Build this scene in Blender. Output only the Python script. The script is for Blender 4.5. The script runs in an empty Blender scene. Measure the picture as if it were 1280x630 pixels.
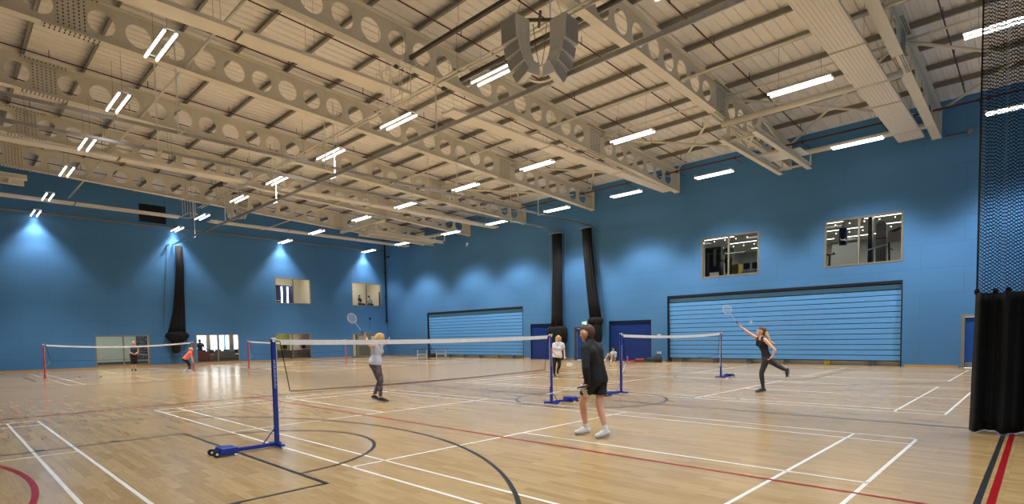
import bpy, bmesh, math, random
from mathutils import Vector, Matrix
random.seed(7)
PI = math.pi
col = bpy.context.scene.collection
ORD = ['first', 'second', 'third', 'fourth', 'fifth', 'sixth', 'seventh', 'eighth', 'ninth', 'tenth', 'eleventh', 'twelfth',
       'thirteenth', 'fourteenth', 'fifteenth', 'sixteenth', 'seventeenth', 'eighteenth', 'nineteenth', 'twentieth']
# ------------------------------------------------------------------ hall dimensions (metres)
XL, XR = -34.5, 10.2          # left and right walls
YF, YB = -9.0, 24.69          # wall behind the camera, back wall
SL = 0.047                    # roof fall towards the back wall
def roof(y, off=0.0): return 10.57 + SL * (YB - y) + off

# ------------------------------------------------------------------ materials
def srgb(r, g, b):
    f = lambda c: (c / 255.0 / 12.92) if c / 255.0 <= 0.04045 else ((c / 255.0 + 0.055) / 1.055) ** 2.4
    return (f(r), f(g), f(b), 1.0)
def mat(name, c, rough=0.5, metal=0.0, var=0.06, scale=8.0, emit=0.0, bump=0.0, spec=0.5):
    m = bpy.data.materials.new(name); m.use_nodes = True
    nt = m.node_tree; N = nt.nodes; L = nt.links; b = N['Principled BSDF']
    b.inputs['Roughness'].default_value = rough; b.inputs['Metallic'].default_value = metal
    b.inputs['Specular IOR Level'].default_value = spec
    tc = N.new('ShaderNodeTexCoord'); ns = N.new('ShaderNodeTexNoise'); ns.inputs['Scale'].default_value = scale
    ns.inputs['Detail'].default_value = 3
    L.new(tc.outputs['Object'], ns.inputs['Vector'])
    rp = N.new('ShaderNodeValToRGB')
    rp.color_ramp.elements[0].position = 0.3; rp.color_ramp.elements[1].position = 0.7
    rp.color_ramp.elements[0].color = (c[0] * (1 - var), c[1] * (1 - var), c[2] * (1 - var), 1)
    rp.color_ramp.elements[1].color = (min(1, c[0] * (1 + var)), min(1, c[1] * (1 + var)), min(1, c[2] * (1 + var)), 1)
    L.new(ns.outputs['Fac'], rp.inputs['Fac']); L.new(rp.outputs['Color'], b.inputs['Base Color'])
    if emit > 0:
        L.new(rp.outputs['Color'], b.inputs['Emission Color']); b.inputs['Emission Strength'].default_value = emit
    if bump > 0:
        bp = N.new('ShaderNodeBump'); bp.inputs['Strength'].default_value = bump; bp.inputs['Distance'].default_value = 0.01
        L.new(ns.outputs['Fac'], bp.inputs['Height']); L.new(bp.outputs['Normal'], b.inputs['Normal'])
    return m

def wall_mat(name, c, axis):
    m = mat(name, c, rough=0.75, var=0.03, scale=0.7)
    nt = m.node_tree; N = nt.nodes; L = nt.links; b = N['Principled BSDF']
    tc = N.new('ShaderNodeTexCoord'); sp = N.new('ShaderNodeSeparateXYZ'); cb = N.new('ShaderNodeCombineXYZ')
    L.new(tc.outputs['Object'], sp.inputs[0])
    L.new(sp.outputs['X' if axis == 'x' else 'Y'], cb.inputs['X']); L.new(sp.outputs['Z'], cb.inputs['Y'])
    br = N.new('ShaderNodeTexBrick'); br.inputs['Scale'].default_value = 1.0
    br.inputs['Brick Width'].default_value = 2.8; br.inputs['Row Height'].default_value = 1.0
    br.inputs['Mortar Size'].default_value = 0.012; br.inputs['Mortar Smooth'].default_value = 0.4
    br.inputs['Color1'].default_value = (1, 1, 1, 1); br.inputs['Color2'].default_value = (0.96, 0.96, 0.96, 1)
    br.inputs['Mortar'].default_value = (0.80, 0.80, 0.80, 1)
    L.new(cb.outputs[0], br.inputs['Vector'])
    mx = N.new('ShaderNodeMix'); mx.data_type = 'RGBA'; mx.blend_type = 'MULTIPLY'; mx.inputs['Factor'].default_value = 1.0
    src = b.inputs['Base Color'].links[0].from_socket
    L.new(src, mx.inputs['A']); L.new(br.outputs['Color'], mx.inputs['B']); L.new(mx.outputs['Result'], b.inputs['Base Color'])
    bp = N.new('ShaderNodeBump'); bp.inputs['Strength'].default_value = 0.25; bp.inputs['Distance'].default_value = 0.01
    L.new(br.outputs['Color'], bp.inputs['Height']); L.new(bp.outputs['Normal'], b.inputs['Normal'])
    return m

def floor_mat(name, c1, c2, cm, rough, spec=0.6):
    m = bpy.data.materials.new(name); m.use_nodes = True
    nt = m.node_tree; N = nt.nodes; L = nt.links; b = N['Principled BSDF']
    tc = N.new('ShaderNodeTexCoord')
    br = N.new('ShaderNodeTexBrick'); br.inputs['Scale'].default_value = 1.0; br.offset = 0.37; br.offset_frequency = 3
    br.inputs['Brick Width'].default_value = 0.7; br.inputs['Row Height'].default_value = 0.09
    br.inputs['Mortar Size'].default_value = 0.0008; br.inputs['Bias'].default_value = 0.0
    br.inputs['Color1'].default_value = c1; br.inputs['Color2'].default_value = c2; br.inputs['Mortar'].default_value = cm
    L.new(tc.outputs['Object'], br.inputs['Vector'])
    mp = N.new('ShaderNodeMapping'); mp.inputs['Scale'].default_value = (1.2, 14, 1); L.new(tc.outputs['Object'], mp.inputs['Vector'])
    ns = N.new('ShaderNodeTexNoise'); ns.inputs['Scale'].default_value = 3; ns.inputs['Detail'].default_value = 5
    L.new(mp.outputs[0], ns.inputs['Vector'])
    rp = N.new('ShaderNodeValToRGB'); rp.color_ramp.elements[0].position = 0.3; rp.color_ramp.elements[1].position = 0.7
    rp.color_ramp.elements[0].color = (0.88, 0.85, 0.80, 1); rp.color_ramp.elements[1].color = (1.08, 1.08, 1.08, 1)
    L.new(ns.outputs['Fac'], rp.inputs['Fac'])
    mx = N.new('ShaderNodeMix'); mx.data_type = 'RGBA'; mx.blend_type = 'MULTIPLY'; mx.inputs['Factor'].default_value = 1
    L.new(br.outputs['Color'], mx.inputs['A']); L.new(rp.outputs['Color'], mx.inputs['B'])
    L.new(mx.outputs['Result'], b.inputs['Base Color'])
    b.inputs['Roughness'].default_value = rough; b.inputs['Specular IOR Level'].default_value = spec
    return m

def net_mat(name, c, axes, pitch, thread, rot=False):
    """thin cord netting: procedural square (or diamond) holes"""
    m = bpy.data.materials.new(name); m.use_nodes = True
    nt = m.node_tree; N = nt.nodes; L = nt.links; b = N['Principled BSDF']
    b.inputs['Base Color'].default_value = c; b.inputs['Roughness'].default_value = 0.8
    tc = N.new('ShaderNodeTexCoord'); sp = N.new('ShaderNodeSeparateXYZ'); L.new(tc.outputs['Object'], sp.inputs[0])
    def M(op, a, bb):
        n = N.new('ShaderNodeMath'); n.operation = op
        for i, v in enumerate((a, bb)):
            if v is None: continue
            if isinstance(v, (int, float)): n.inputs[i].default_value = v
            else: L.new(v, n.inputs[i])
        return n.outputs[0]
    u, v = sp.outputs[axes[0]], sp.outputs[axes[1]]
    if rot: u, v = M('ADD', u, v), M('SUBTRACT', u, v)
    def line(s): return M('LESS_THAN', M('FRACT', M('DIVIDE', s, pitch), None), thread / pitch)
    f = M('MAXIMUM', line(u), line(v))
    tr = N.new('ShaderNodeBsdfTransparent'); mx = N.new('ShaderNodeMixShader')
    L.new(f, mx.inputs[0]); L.new(tr.outputs[0], mx.inputs[1]); L.new(b.outputs[0], mx.inputs[2])
    L.new(mx.outputs[0], N['Material Output'].inputs['Surface'])
    return m

def glass_mat(name, tint=(1, 1, 1, 1), refl=0.06):
    m = bpy.data.materials.new(name); m.use_nodes = True
    nt = m.node_tree; N = nt.nodes; L = nt.links; N.remove(N['Principled BSDF'])
    tr = N.new('ShaderNodeBsdfTransparent'); tr.inputs['Color'].default_value = tint
    gl = N.new('ShaderNodeBsdfGlossy'); gl.inputs['Roughness'].default_value = 0.02
    fr = N.new('ShaderNodeFresnel'); fr.inputs['IOR'].default_value = 1.45
    mx = N.new('ShaderNodeMixShader'); L.new(fr.outputs[0], mx.inputs[0])
    L.new(tr.outputs[0], mx.inputs[1]); L.new(gl.outputs[0], mx.inputs[2])
    L.new(mx.outputs[0], N['Material Output'].inputs['Surface'])
    return m

M = dict(
    wall_x=wall_mat('blue_wall_paint_x', srgb(76, 134, 188), 'x'),
    wall_y=wall_mat('blue_wall_paint_y', srgb(76, 134, 188), 'y'),
    floor=floor_mat('maple_strip_floor', srgb(190, 161, 114), srgb(170, 140, 95), srgb(146, 118, 82), 0.20),
    skirt=mat('varnished_skirting', srgb(205, 158, 100), 0.4),
    deck=mat('roof_deck_white', srgb(240, 238, 236), 0.6, var=0.03),
    steel=mat('cream_steel_paint', srgb(226, 222, 208), 0.5, var=0.03),
    purlin=mat('galvanised_purlin', srgb(150, 146, 136), 0.5, 0.3),
    bolt=mat('dark_bolt', srgb(70, 64, 56), 0.6),
    panel=mat('radiant_panel_white', srgb(236, 231, 220), 0.45, var=0.02),
    panelrib=mat('radiant_panel_groove', srgb(214, 207, 196), 0.5, var=0.02),
    red_pipe=mat('oxide_red_pipe', srgb(92, 42, 34), 0.5),
    alu=mat('satin_aluminium', srgb(190, 190, 190), 0.28, 0.85),
    wire=mat('thin_steel_wire', srgb(105, 100, 92), 0.4, 0.5),
    tray=mat('dark_cable_rail', srgb(76, 72, 66), 0.5, 0.3),
    white=mat('white_paint', srgb(232, 232, 230), 0.5, var=0.02),
    tube=mat('lit_tube', (1.0, 0.98, 0.93, 1), 0.5, var=0.0, emit=6.0),
    speaker=mat('speaker_grey', srgb(226, 226, 218), 0.5),
    grille=mat('speaker_grille', srgb(158, 160, 158), 0.6, var=0.1, scale=60),
    cable=mat('red_cable', srgb(120, 44, 30), 0.5),
    line_white=floor_mat('white_floor_paint', srgb(236, 234, 230), srgb(230, 228, 224), srgb(220, 218, 214), 0.28, 0.4),
    line_black=floor_mat('black_floor_paint', srgb(48, 50, 54), srgb(44, 46, 50), srgb(34, 35, 38), 0.30, 0.25),
    line_red=floor_mat('red_floor_paint', srgb(158, 22, 32), srgb(150, 20, 30), srgb(140, 20, 28), 0.28, 0.3),
    black=mat('matt_black', srgb(20, 20, 22), 0.7),
    cloth_black=mat('black_curtain_cloth', srgb(16, 17, 20), 0.9, var=0.3, scale=3),
    net_black=net_mat('black_curtain_netting', srgb(14, 15, 18), (0, 2), 0.05, 0.015, True),
    net_bundle=mat('bundled_black_netting', srgb(17, 17, 19), 0.95, var=0.4, scale=14),
    net_court=net_mat('brown_court_netting', srgb(70, 58, 50), ('Y', 'Z'), 0.02, 0.0006),
    slat=mat('pale_blue_slat', srgb(104, 172, 236), 0.4, var=0.03),
    navy=mat('dark_blue_shutter', srgb(24, 62, 142), 0.35, var=0.04),
    blue_door=mat('bright_blue_door', srgb(20, 82, 168), 0.4),
    recess=mat('dark_blue_recess', srgb(12, 19, 38), 0.7),  # darkened to put shade into the bleacher recess and gaps
    frame=mat('bronze_grey_frame', srgb(150, 142, 126), 0.4, 0.2),
    dframe=mat('dark_grey_frame', srgb(84, 84, 88), 0.5),
    post_blue=mat('royal_blue_post', srgb(28, 52, 150), 0.35),
    post_red=mat('red_post', srgb(190, 44, 52), 0.35),
    tape=mat('white_net_tape', srgb(236, 236, 238), 0.6),
    rubber=mat('black_rubber', srgb(26, 26, 28), 0.6),
    glass=glass_mat('clear_glass'),
    cream=mat('cream_room_wall', srgb(214, 204, 176), 0.8, var=0.02),
    roomwhite=mat('pale_room_wall', srgb(206, 214, 204), 0.8, var=0.02),
    gymgrey=mat('gym_grey_wall', srgb(176, 180, 172), 0.7, var=0.03),
    carpet=mat('grey_carpet', srgb(120, 120, 112), 0.9),
    lamp=mat('lit_room_lamp', (1, 0.98, 0.92, 1), 0.5, var=0, emit=6.0),  # glow of added room panels and imitated reflections
    softlamp=mat('lit_soft_panel', (0.95, 1.0, 0.9, 1), 0.5, var=0, emit=0.55),
    gymlamp=mat('lit_gym_strip', (1, 0.99, 0.95, 1), 0.5, var=0, emit=4.0),
    exitg=mat('lit_green_sign', srgb(40, 150, 90), 0.4, var=0, emit=0.8),
    exitw=mat('lit_white_sign', (0.9, 1, 0.92, 1), 0.4, var=0, emit=2.2),
    olive=mat('olive_board', srgb(128, 134, 60), 0.7),
    pinkb=mat('dusty_pink_panel', srgb(176, 140, 126), 0.7),
    wood=mat('dark_wood', srgb(120, 84, 60), 0.5),
    sofa=mat('taupe_upholstery', srgb(118, 112, 96), 0.8),
    rednylon=mat('red_upholstery', srgb(132, 50, 44), 0.7),
    darkfab=mat('dark_grey_fabric', srgb(46, 48, 54), 0.85),
    yellow=mat('mustard_pad', srgb(176, 150, 40), 0.6),
    machine=mat('gym_machine_black', srgb(34, 34, 38), 0.45),
    machineg=mat('gym_machine_shroud', srgb(150, 152, 148), 0.4),
    curtain_blue=mat('deep_blue_drape', srgb(26, 48, 92), 0.8),
    skin=mat('light_skin', srgb(222, 170, 144), 0.55, var=0.05),
    skin2=mat('fair_skin', srgb(228, 178, 150), 0.55, var=0.05),
    skin_dark=mat('brown_skin', srgb(120, 82, 62), 0.55, var=0.05),
    hair_brown=mat('brown_hair', srgb(84, 58, 42), 0.7, var=0.3, scale=60),
    hair_blond=mat('blond_hair', srgb(202, 168, 112), 0.65, var=0.25, scale=60),
    hair_dark=mat('dark_hair', srgb(44, 34, 30), 0.7, var=0.3, scale=60),
    shoe_white=mat('white_trainer', srgb(226, 228, 230), 0.6),
    shoe_dark=mat('dark_trainer', srgb(36, 40, 46), 0.6),
    sole=mat('white_sole', srgb(176, 180, 188), 0.6),
    shirt_black=mat('black_sportswear', srgb(24, 25, 28), 0.85, var=0.2),
    shirt_white=mat('white_tshirt', srgb(228, 228, 232), 0.85),
    shirt_lilac=mat('pale_lilac_vest', srgb(196, 202, 222), 0.85),
    shirt_coral=mat('coral_top', srgb(240, 116, 84), 0.85),
    shirt_teal=mat('dark_teal_vest', srgb(44, 62, 76), 0.85),
    shirt_mint=mat('mint_top', srgb(168, 216, 206), 0.85),
    shirt_green=mat('green_top', srgb(60, 120, 60), 0.85),
    legging=mat('charcoal_leggings', srgb(52, 54, 60), 0.8),
    pattern=mat('floral_leggings', srgb(84, 76, 88), 0.8, var=0.9, scale=9),
    string=mat('racket_string', srgb(225, 225, 225), 0.4),
    racket=mat('racket_frame', srgb(205, 208, 214), 0.3, 0.3),
    grip=mat('racket_grip', srgb(40, 40, 44), 0.7),
    cork=mat('cork', srgb(220, 205, 180), 0.7),
    ttop=mat('table_top_dark', srgb(24, 30, 40), 0.85, spec=0.1),
    steelgrey=mat('grey_steel', srgb(150, 152, 156), 0.4, 0.4),
    bottle_red=mat('red_bottle', srgb(206, 60, 48), 0.3),
)


# ------------------------------------------------------------------ mesh builder
class MB:
    def __init__(s): s.v = []; s.f = []; s.m = []; s.cuts = []
    def add(s, vs, fs, k=0):
        s.cuts.append((len(vs), len(fs))); n = len(s.v); s.v += [tuple(v) for v in vs]; s.f += [tuple(i + n for i in f) for f in fs]; s.m += [k] * len(fs)
    def box(s, x0, x1, y0, y1, z0, z1, k=0):
        s.add([(x0, y0, z0), (x1, y0, z0), (x1, y1, z0), (x0, y1, z0), (x0, y0, z1), (x1, y0, z1), (x1, y1, z1), (x0, y1, z1)],
              [(0, 3, 2, 1), (4, 5, 6, 7), (0, 1, 5, 4), (1, 2, 6, 5), (2, 3, 7, 6), (3, 0, 4, 7)], k); return s
    def frame_of(s, a, b, up=(0, 0, 1)):
        a = Vector(a); b = Vector(b); d = (b - a).normalized(); u = Vector(up)
        if abs(d.dot(u)) > 0.98: u = Vector((1, 0, 0))
        r = d.cross(u).normalized(); u = r.cross(d).normalized(); return a, b, r, u
    def bar(s, a, b, w, h, k=0, up=(0, 0, 1)):
        a, b, r, u = s.frame_of(a, b, up); vs = []
        for p in (a, b):
            for (i, j) in ((-1, -1), (1, -1), (1, 1), (-1, 1)): vs.append(p + r * (i * w / 2) + u * (j * h / 2))
        s.add(vs, [(0, 1, 2, 3), (7, 6, 5, 4), (0, 4, 5, 1), (1, 5, 6, 2), (2, 6, 7, 3), (3, 7, 4, 0)], k); return s
    def tube(s, a, b, r0, r1=None, n=10, k=0, cap=True):
        r1 = r0 if r1 is None else r1
        a, b, r, u = s.frame_of(a, b); vs = []
        for p, rr in ((a, r0), (b, r1)):
            for i in range(n):
                t = 2 * PI * i / n; vs.append(p + r * (math.cos(t) * rr) + u * (math.sin(t) * rr))
        fs = [(i, i + n, (i + 1) % n + n, (i + 1) % n) for i in range(n)]
        if cap: fs += [tuple(range(n)), tuple(range(2 * n - 1, n - 1, -1))]
        s.add(vs, fs, k); return s
    def path(s, pts, r, n=8, k=0):
        for a, b in zip(pts, pts[1:]): s.tube(a, b, r, n=n, k=k)
        return s
    def ball(s, c, r, k=0, seg=12, rings=8, sc=(1, 1, 1)):
        vs = []; fs = []
        for i in range(rings + 1):
            t = PI * i / rings
            for j in range(seg):
                p = 2 * PI * j / seg
                vs.append((c[0] + r * sc[0] * math.sin(t) * math.cos(p), c[1] + r * sc[1] * math.sin(t) * math.sin(p), c[2] + r * sc[2] * math.cos(t)))
        for i in range(rings):
            for j in range(seg):
                fs.append((i * seg + j, (i + 1) * seg + j, (i + 1) * seg + (j + 1) % seg, i * seg + (j + 1) % seg))
        s.add(vs, fs, k); return s
    def prism(s, poly, a, b, axis='x', k=0):
        """extrude a 2-D polygon along an axis from a to b"""
        n = len(poly); vs = []
        for t in (a, b):
            for (p, q) in poly:
                vs.append({'x': (t, p, q), 'y': (p, t, q), 'z': (p, q, t)}[axis])
        fs = [tuple(range(n)), tuple(range(2 * n - 1, n - 1, -1))] + [(i, (i + 1) % n, (i + 1) % n + n, i + n) for i in range(n)]
        s.add(vs, fs, k); return s
    def build_each(s, name, mats, parent=None, smooth=False):
        """one object per separate piece"""
        lo = 0; fi = 0
        for nv, nf in s.cuts:
            q = MB(); q.add(s.v[lo:lo + nv], [tuple(i - lo for i in f) for f in s.f[fi:fi + nf]]); q.m = s.m[fi:fi + nf]
            q.build(name, mats, parent, smooth); lo += nv; fi += nf
    def build(s, name, mats, parent=None, smooth=False, bevel=0.0):
        me = bpy.data.meshes.new(name); me.from_pydata(s.v, [], s.f)
        mats = mats if isinstance(mats, (list, tuple)) else [mats]
        for m in mats: me.materials.append(m)
        for p, k in zip(me.polygons, s.m): p.material_index = k; p.use_smooth = smooth
        bm = bmesh.new(); bm.from_mesh(me); bmesh.ops.remove_doubles(bm, verts=bm.verts, dist=1e-5)
        bmesh.ops.recalc_face_normals(bm, faces=bm.faces); bm.to_mesh(me); bm.free(); me.update()
        o = bpy.data.objects.new(name, me); col.objects.link(o)
        if parent is not None: o.parent = parent
        if bevel > 0:
            md = o.modifiers.new('bevel', 'BEVEL'); md.width = bevel; md.segments = 2; md.limit_method = 'ANGLE'
        return o

def tag(o, label=None, cat=None, group=None, kind=None):
    if label: o['label'] = label
    if cat: o['category'] = cat
    if group: o['group'] = group
    if kind: o['kind'] = kind
    return o
def empty(name, loc=(0, 0, 0), rz=0.0):
    o = bpy.data.objects.new(name, None); o.empty_display_size = 0.2; col.objects.link(o)
    o.location = loc; o.rotation_euler = (0, 0, rz); return o
def thing(name, label, cat, loc=(0, 0, 0), rz=0.0, group=None):
    return tag(empty(name, loc, rz), label, cat, group)
def copy_tree(o, parent=None):
    c = o.copy(); col.objects.link(c); c.parent = parent
    for ch in list(o.children): copy_tree(ch, c)
    return c
def struct(o): return tag(o, kind='structure')
# ------------------------------------------------------------------ camera
def make_camera():
    cd = bpy.data.cameras.new('camera'); cam = bpy.data.objects.new('camera', cd); col.objects.link(cam)
    yaw, pitch, roll, f, cy = -0.7667, -0.0508, -0.0173, 691.72, 456.33
    fw = Vector((math.sin(yaw) * math.cos(pitch), math.cos(yaw) * math.cos(pitch), math.sin(pitch)))
    r = Vector((math.cos(yaw), -math.sin(yaw), 0)); u = r.cross(fw)
    r2 = r * math.cos(roll) + u * math.sin(roll); u2 = -r * math.sin(roll) + u * math.cos(roll)
    m = Matrix((r2, u2, -fw)).transposed().to_4x4(); m.translation = Vector((7.9367, -3.3625, 1.5259))
    cam.matrix_world = m
    cd.sensor_width = 36; cd.lens = f * 36 / 1280; cd.shift_y = (cy - 315) / 1280
    cd.clip_start = 0.05; cd.clip_end = 200
    bpy.context.scene.camera = cam
make_camera()

# ------------------------------------------------------------------ room shell
def wall_cells(mb, axis, at0, at1, u0, u1, z0, z1, holes):
    us = sorted({u0, u1} | {h[0] for h in holes} | {h[1] for h in holes})
    zs = sorted({z0, z1} | {h[2] for h in holes} | {h[3] for h in holes})
    for a, b in zip(us, us[1:]):
        runs = []
        for c, d in zip(zs, zs[1:]):
            mu, mz = (a + b) / 2, (c + d) / 2
            if any(h[0] < mu < h[1] and h[2] < mz < h[3] for h in holes): continue
            if runs and abs(runs[-1][1] - c) < 1e-6: runs[-1][1] = d
            else: runs.append([c, d])
        for c, d in runs:
            if axis == 'x': mb.box(at0, at1, a, b, c, d)
            else: mb.box(a, b, at0, at1, c, d)
LWIN = [(3.46, 6.40, 0.09, 2.05), (9.13, 12.0, 0.09, 2.08), (14.7, 17.5, 0.09, 2.09)]
LUP = [(14.76, 17.62, 4.4, 6.40), (21.26, 24.18, 4.4, 6.40)]
LDOOR = (21.17, 24.14, 0.0, 2.04)
RWIN = [(-5.15, -2.22, 4.42, 6.48), (0.66, 3.60, 4.40, 6.48)]
BLE = [(-28.66, -17.95, 0, 3.62), (-7.12, 3.62, 0, 3.62)]
SHU = [(-17.28, -14.5, 0, 2.37), (-10.95, -8.12, 0, 2.37)]
RDOOR = [(-13.55, -11.75, 0, 2.07), (5.55, 7.2, 0, 2.10)]
mb = MB(); wall_cells(mb, 'x', XL - 0.25, XL, YF, YB + 0.25, 0, 10.45, LWIN + LUP + [LDOOR])
mb.prism([(YF, 10.45), (YB + 0.25, 10.45), (YB + 0.25, 10.56), (YF, roof(YF) - 0.01)], XL - 0.25, XL, 'x')
struct(mb.build('wall_left', M['wall_y']))
mb = MB(); wall_cells(mb, 'y', YB, YB + 0.25, XL, XR, 0, 10.54, RWIN + BLE + SHU + RDOOR)
struct(mb.build('wall_back', M['wall_x']))
mb = MB(); mb.prism([(YF, 0), (YB, 0), (YB, 10.5), (YF, roof(YF) - 0.01)], XR, XR + 0.25, 'x'); struct(mb.build('wall_right', M['wall_y']))
mb = MB(); mb.box(XL, XR, YF - 0.25, YF, 0, roof(YF) - 0.01); struct(mb.build('wall_front', M['wall_x']))
fl = struct(MB().box(XL - 0.25, XR + 0.25, YF - 0.25, YB + 0.6, -0.2, 0).build('floor', M['floor']))

# baseboards
def skirting(name, axis, spans):
    mb = MB()
    for a, b in spans:
        if axis == 'x': mb.box(XL, XL + 0.025, a, b, 0, 0.085)
        else: mb.box(a, b, YB - 0.025, YB, 0, 0.085)
    struct(mb.build(name, M['skirt'], bevel=0.004))
skirting('baseboard_left', 'x', [(YF, 21.1), (24.2, YB)])
skirting('baseboard_back', 'y', [(XL, -28.7), (-17.9, -17.35), (-14.45, -13.62), (-11.68, -11.0), (-8.07, -7.18), (3.7, 5.48), (7.27, XR)])

# corrugated roof deck (ribs run with the fall of the roof)
mb = MB(); per = 0.333; n = int((XR - XL + 0.5) / per) + 1; prof = []
for i in range(n):
    x = XL - 0.25 + i * per
    prof += [(x, 0.0), (x + 0.20, 0.0), (x + 0.225, 0.035), (x + 0.308, 0.035)]
vs = []
for y in (YF - 0.25, YB + 0.25):
    for x, dz in prof: vs.append((min(x, XR + 0.25), y, roof(y) + dz))
k = len(prof)
mb.add(vs, [(i, i + 1, i + 1 + k, i + k) for i in range(k - 1)])
vs = [(x, y, z + 0.12) for (x, y, z) in [(XL - 0.25, YF - 0.25, roof(YF - 0.25)), (XR + 0.25, YF - 0.25, roof(YF - 0.25)), (XR + 0.25, YB + 0.25, roof(YB + 0.25)), (XL - 0.25, YB + 0.25, roof(YB + 0.25))]]
mb.add(vs, [(0, 1, 2, 3)])
struct(mb.build('ceiling', M['deck']))

# wall ledge on the left wall, trims
tr = MB(); tr.box(XL, XL + 0.09, YF, YB, 9.18, 9.25); struct(tr.build('trim_1', M['frame']))

# ------------------------------------------------------------------ floor markings
def strip(mb, x0, x1, y0, y1): mb.box(x0, x1, y0, y1, 0.0005, 0.0016)
def arc(mb, cx, cy, r, a0, a1, w=0.05, z=0.0016, n=48):
    vs = []; fs = []
    for i in range(n + 1):
        a = math.radians(a0 + (a1 - a0) * i / n)
        for rr in (r - w / 2, r + w / 2): vs.append((cx + rr * math.cos(a), cy + rr * math.sin(a), z))
    for i in range(n): fs.append((2 * i, 2 * i + 1, 2 * i + 3, 2 * i + 2))
    mb.add(vs, fs)
W4 = 0.04
def badminton(mb, cx, y0):
    y1 = y0 + 6.1
    for y in (y0, y0 + 0.46, y1 - 0.46 - W4, y1 - W4): strip(mb, cx - 6.7, cx + 6.7, y, y + W4)
    for s in (-1, 1):
        for x in (6.68, 5.92, 1.98): strip(mb, cx + s * x - W4 / 2, cx + s * x + W4 / 2, y0, y1)
        a, b = sorted((cx + s * 1.98, cx + s * 6.7)); strip(mb, a, b, y0 + 3.03, y0 + 3.07)
mb = MB()
for cx in (0, -24.85):
    for y0 in (-8.1, 0, 9.0, 17.1): badminton(mb, cx, y0)
mb.build('white_badminton_court_marking', M['line_white'], fl)
mb = MB(); w = 0.05
for cx in (0, -24.85):
    xe = 7.54
    for s in (-1, 1): mb.box(cx + s * xe - w / 2, cx + s * xe + w / 2, -6.4, 21.6, 0.0008, 0.002)
    for y in (7.58, -6.4, 21.6): mb.box(cx - xe, cx + xe, y - w / 2, y + w / 2, 0.0008, 0.002)
    arc(mb, cx, 7.6, 1.8, 0, 360, w, 0.0024, 72)
    for (yk, ye, sg, yc) in ((-0.55, -6.4, 1, -4.7), (15.75, 21.6, -1, 19.9)):
        mb.box(cx - 2.47, cx + 2.47, yk - w / 2, yk + w / 2, 0.0008, 0.002)
        for s in (-1, 1): mb.box(cx + s * 2.45 - w / 2, cx + s * 2.45 + w / 2, min(yk, ye), max(yk, ye), 0.0008, 0.002)
        for s in (-1, 1):
            for q in (0.95, 1.85, 2.7): mb.box(cx + s * 2.52 - 0.06, cx + s * 2.52 + 0.06, yk - sg * q - 0.05, yk - sg * q + 0.05, 0.0009, 0.0022)
        arc(mb, cx, yk, 1.8, 0 if sg > 0 else 180, 180 if sg > 0 else 360, w, 0.0024)
        arc(mb, cx, yc, 6.7, 0 if sg > 0 else 180, 180 if sg > 0 else 360, w, 0.0024, 80)
        for s in (-1, 1): mb.box(cx + s * 6.7 - w / 2, cx + s * 6.7 + w / 2, min(yc, ye), max(yc, ye), 0.0008, 0.002)
mb.build('black_basketball_court_marking', M['line_black'], fl)
mb = MB(); mb.box(-7.6, 7.62, 2.545, 2.595, 0.001, 0.0028); mb.box(7.60, 7.66, -8, 22.5, 0.001, 0.0028)
mb.box(-7.66, -7.60, -8, 22.5, 0.001, 0.0028)
arc(mb, -0.1, -8.7, 6.0, 20, 160, 0.06, 0.003, 64)
mb.build('red_court_marking', M['line_red'], fl)
# ------------------------------------------------------------------ windows and doors
wn = [0]
def window(axis, a, b, z0, z1, mull, depth=0.10):
    wn[0] += 1
    fr = MB(); t = 0.07
    def bx(m, u0, u1, v0, v1, d0, d1):
        if axis == 'x': m.box(XL - d1, XL - d0, u0, u1, v0, v1)
        else: m.box(u0, u1, YB + d0, YB + d1, v0, v1)
    e = -0.012
    bx(fr, a, b, z0, z0 + t, e, depth); bx(fr, a, b, z1 - t, z1, e, depth)
    bx(fr, a, a + t, z0 + t, z1 - t, e, depth); bx(fr, b - t, b, z0 + t, z1 - t, e, depth)
    o = struct(fr.build('window_%d' % wn[0], M['frame'], bevel=0.004))
    m = MB(); bx(m, mull - 0.035, mull + 0.035, z0 + t, z1 - t, e, depth); m.build('mullion', M['frame'], o)
    g = MB(); bx(g, a + t, b - t, z0 + t, z1 - t, 0.045, 0.053); g.build('pane', M['glass'], o)
    return o
for (a, b, z0, z1), mu in zip(LWIN + LUP, (4.94, 10.55, 16.0, 16.19, 22.7)): window('x', a, b, z0, z1, mu)
for (a, b, z0, z1), mu in zip(RWIN, (-3.72, 2.0)): window('y', a, b, z0, z1, mu)

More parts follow.
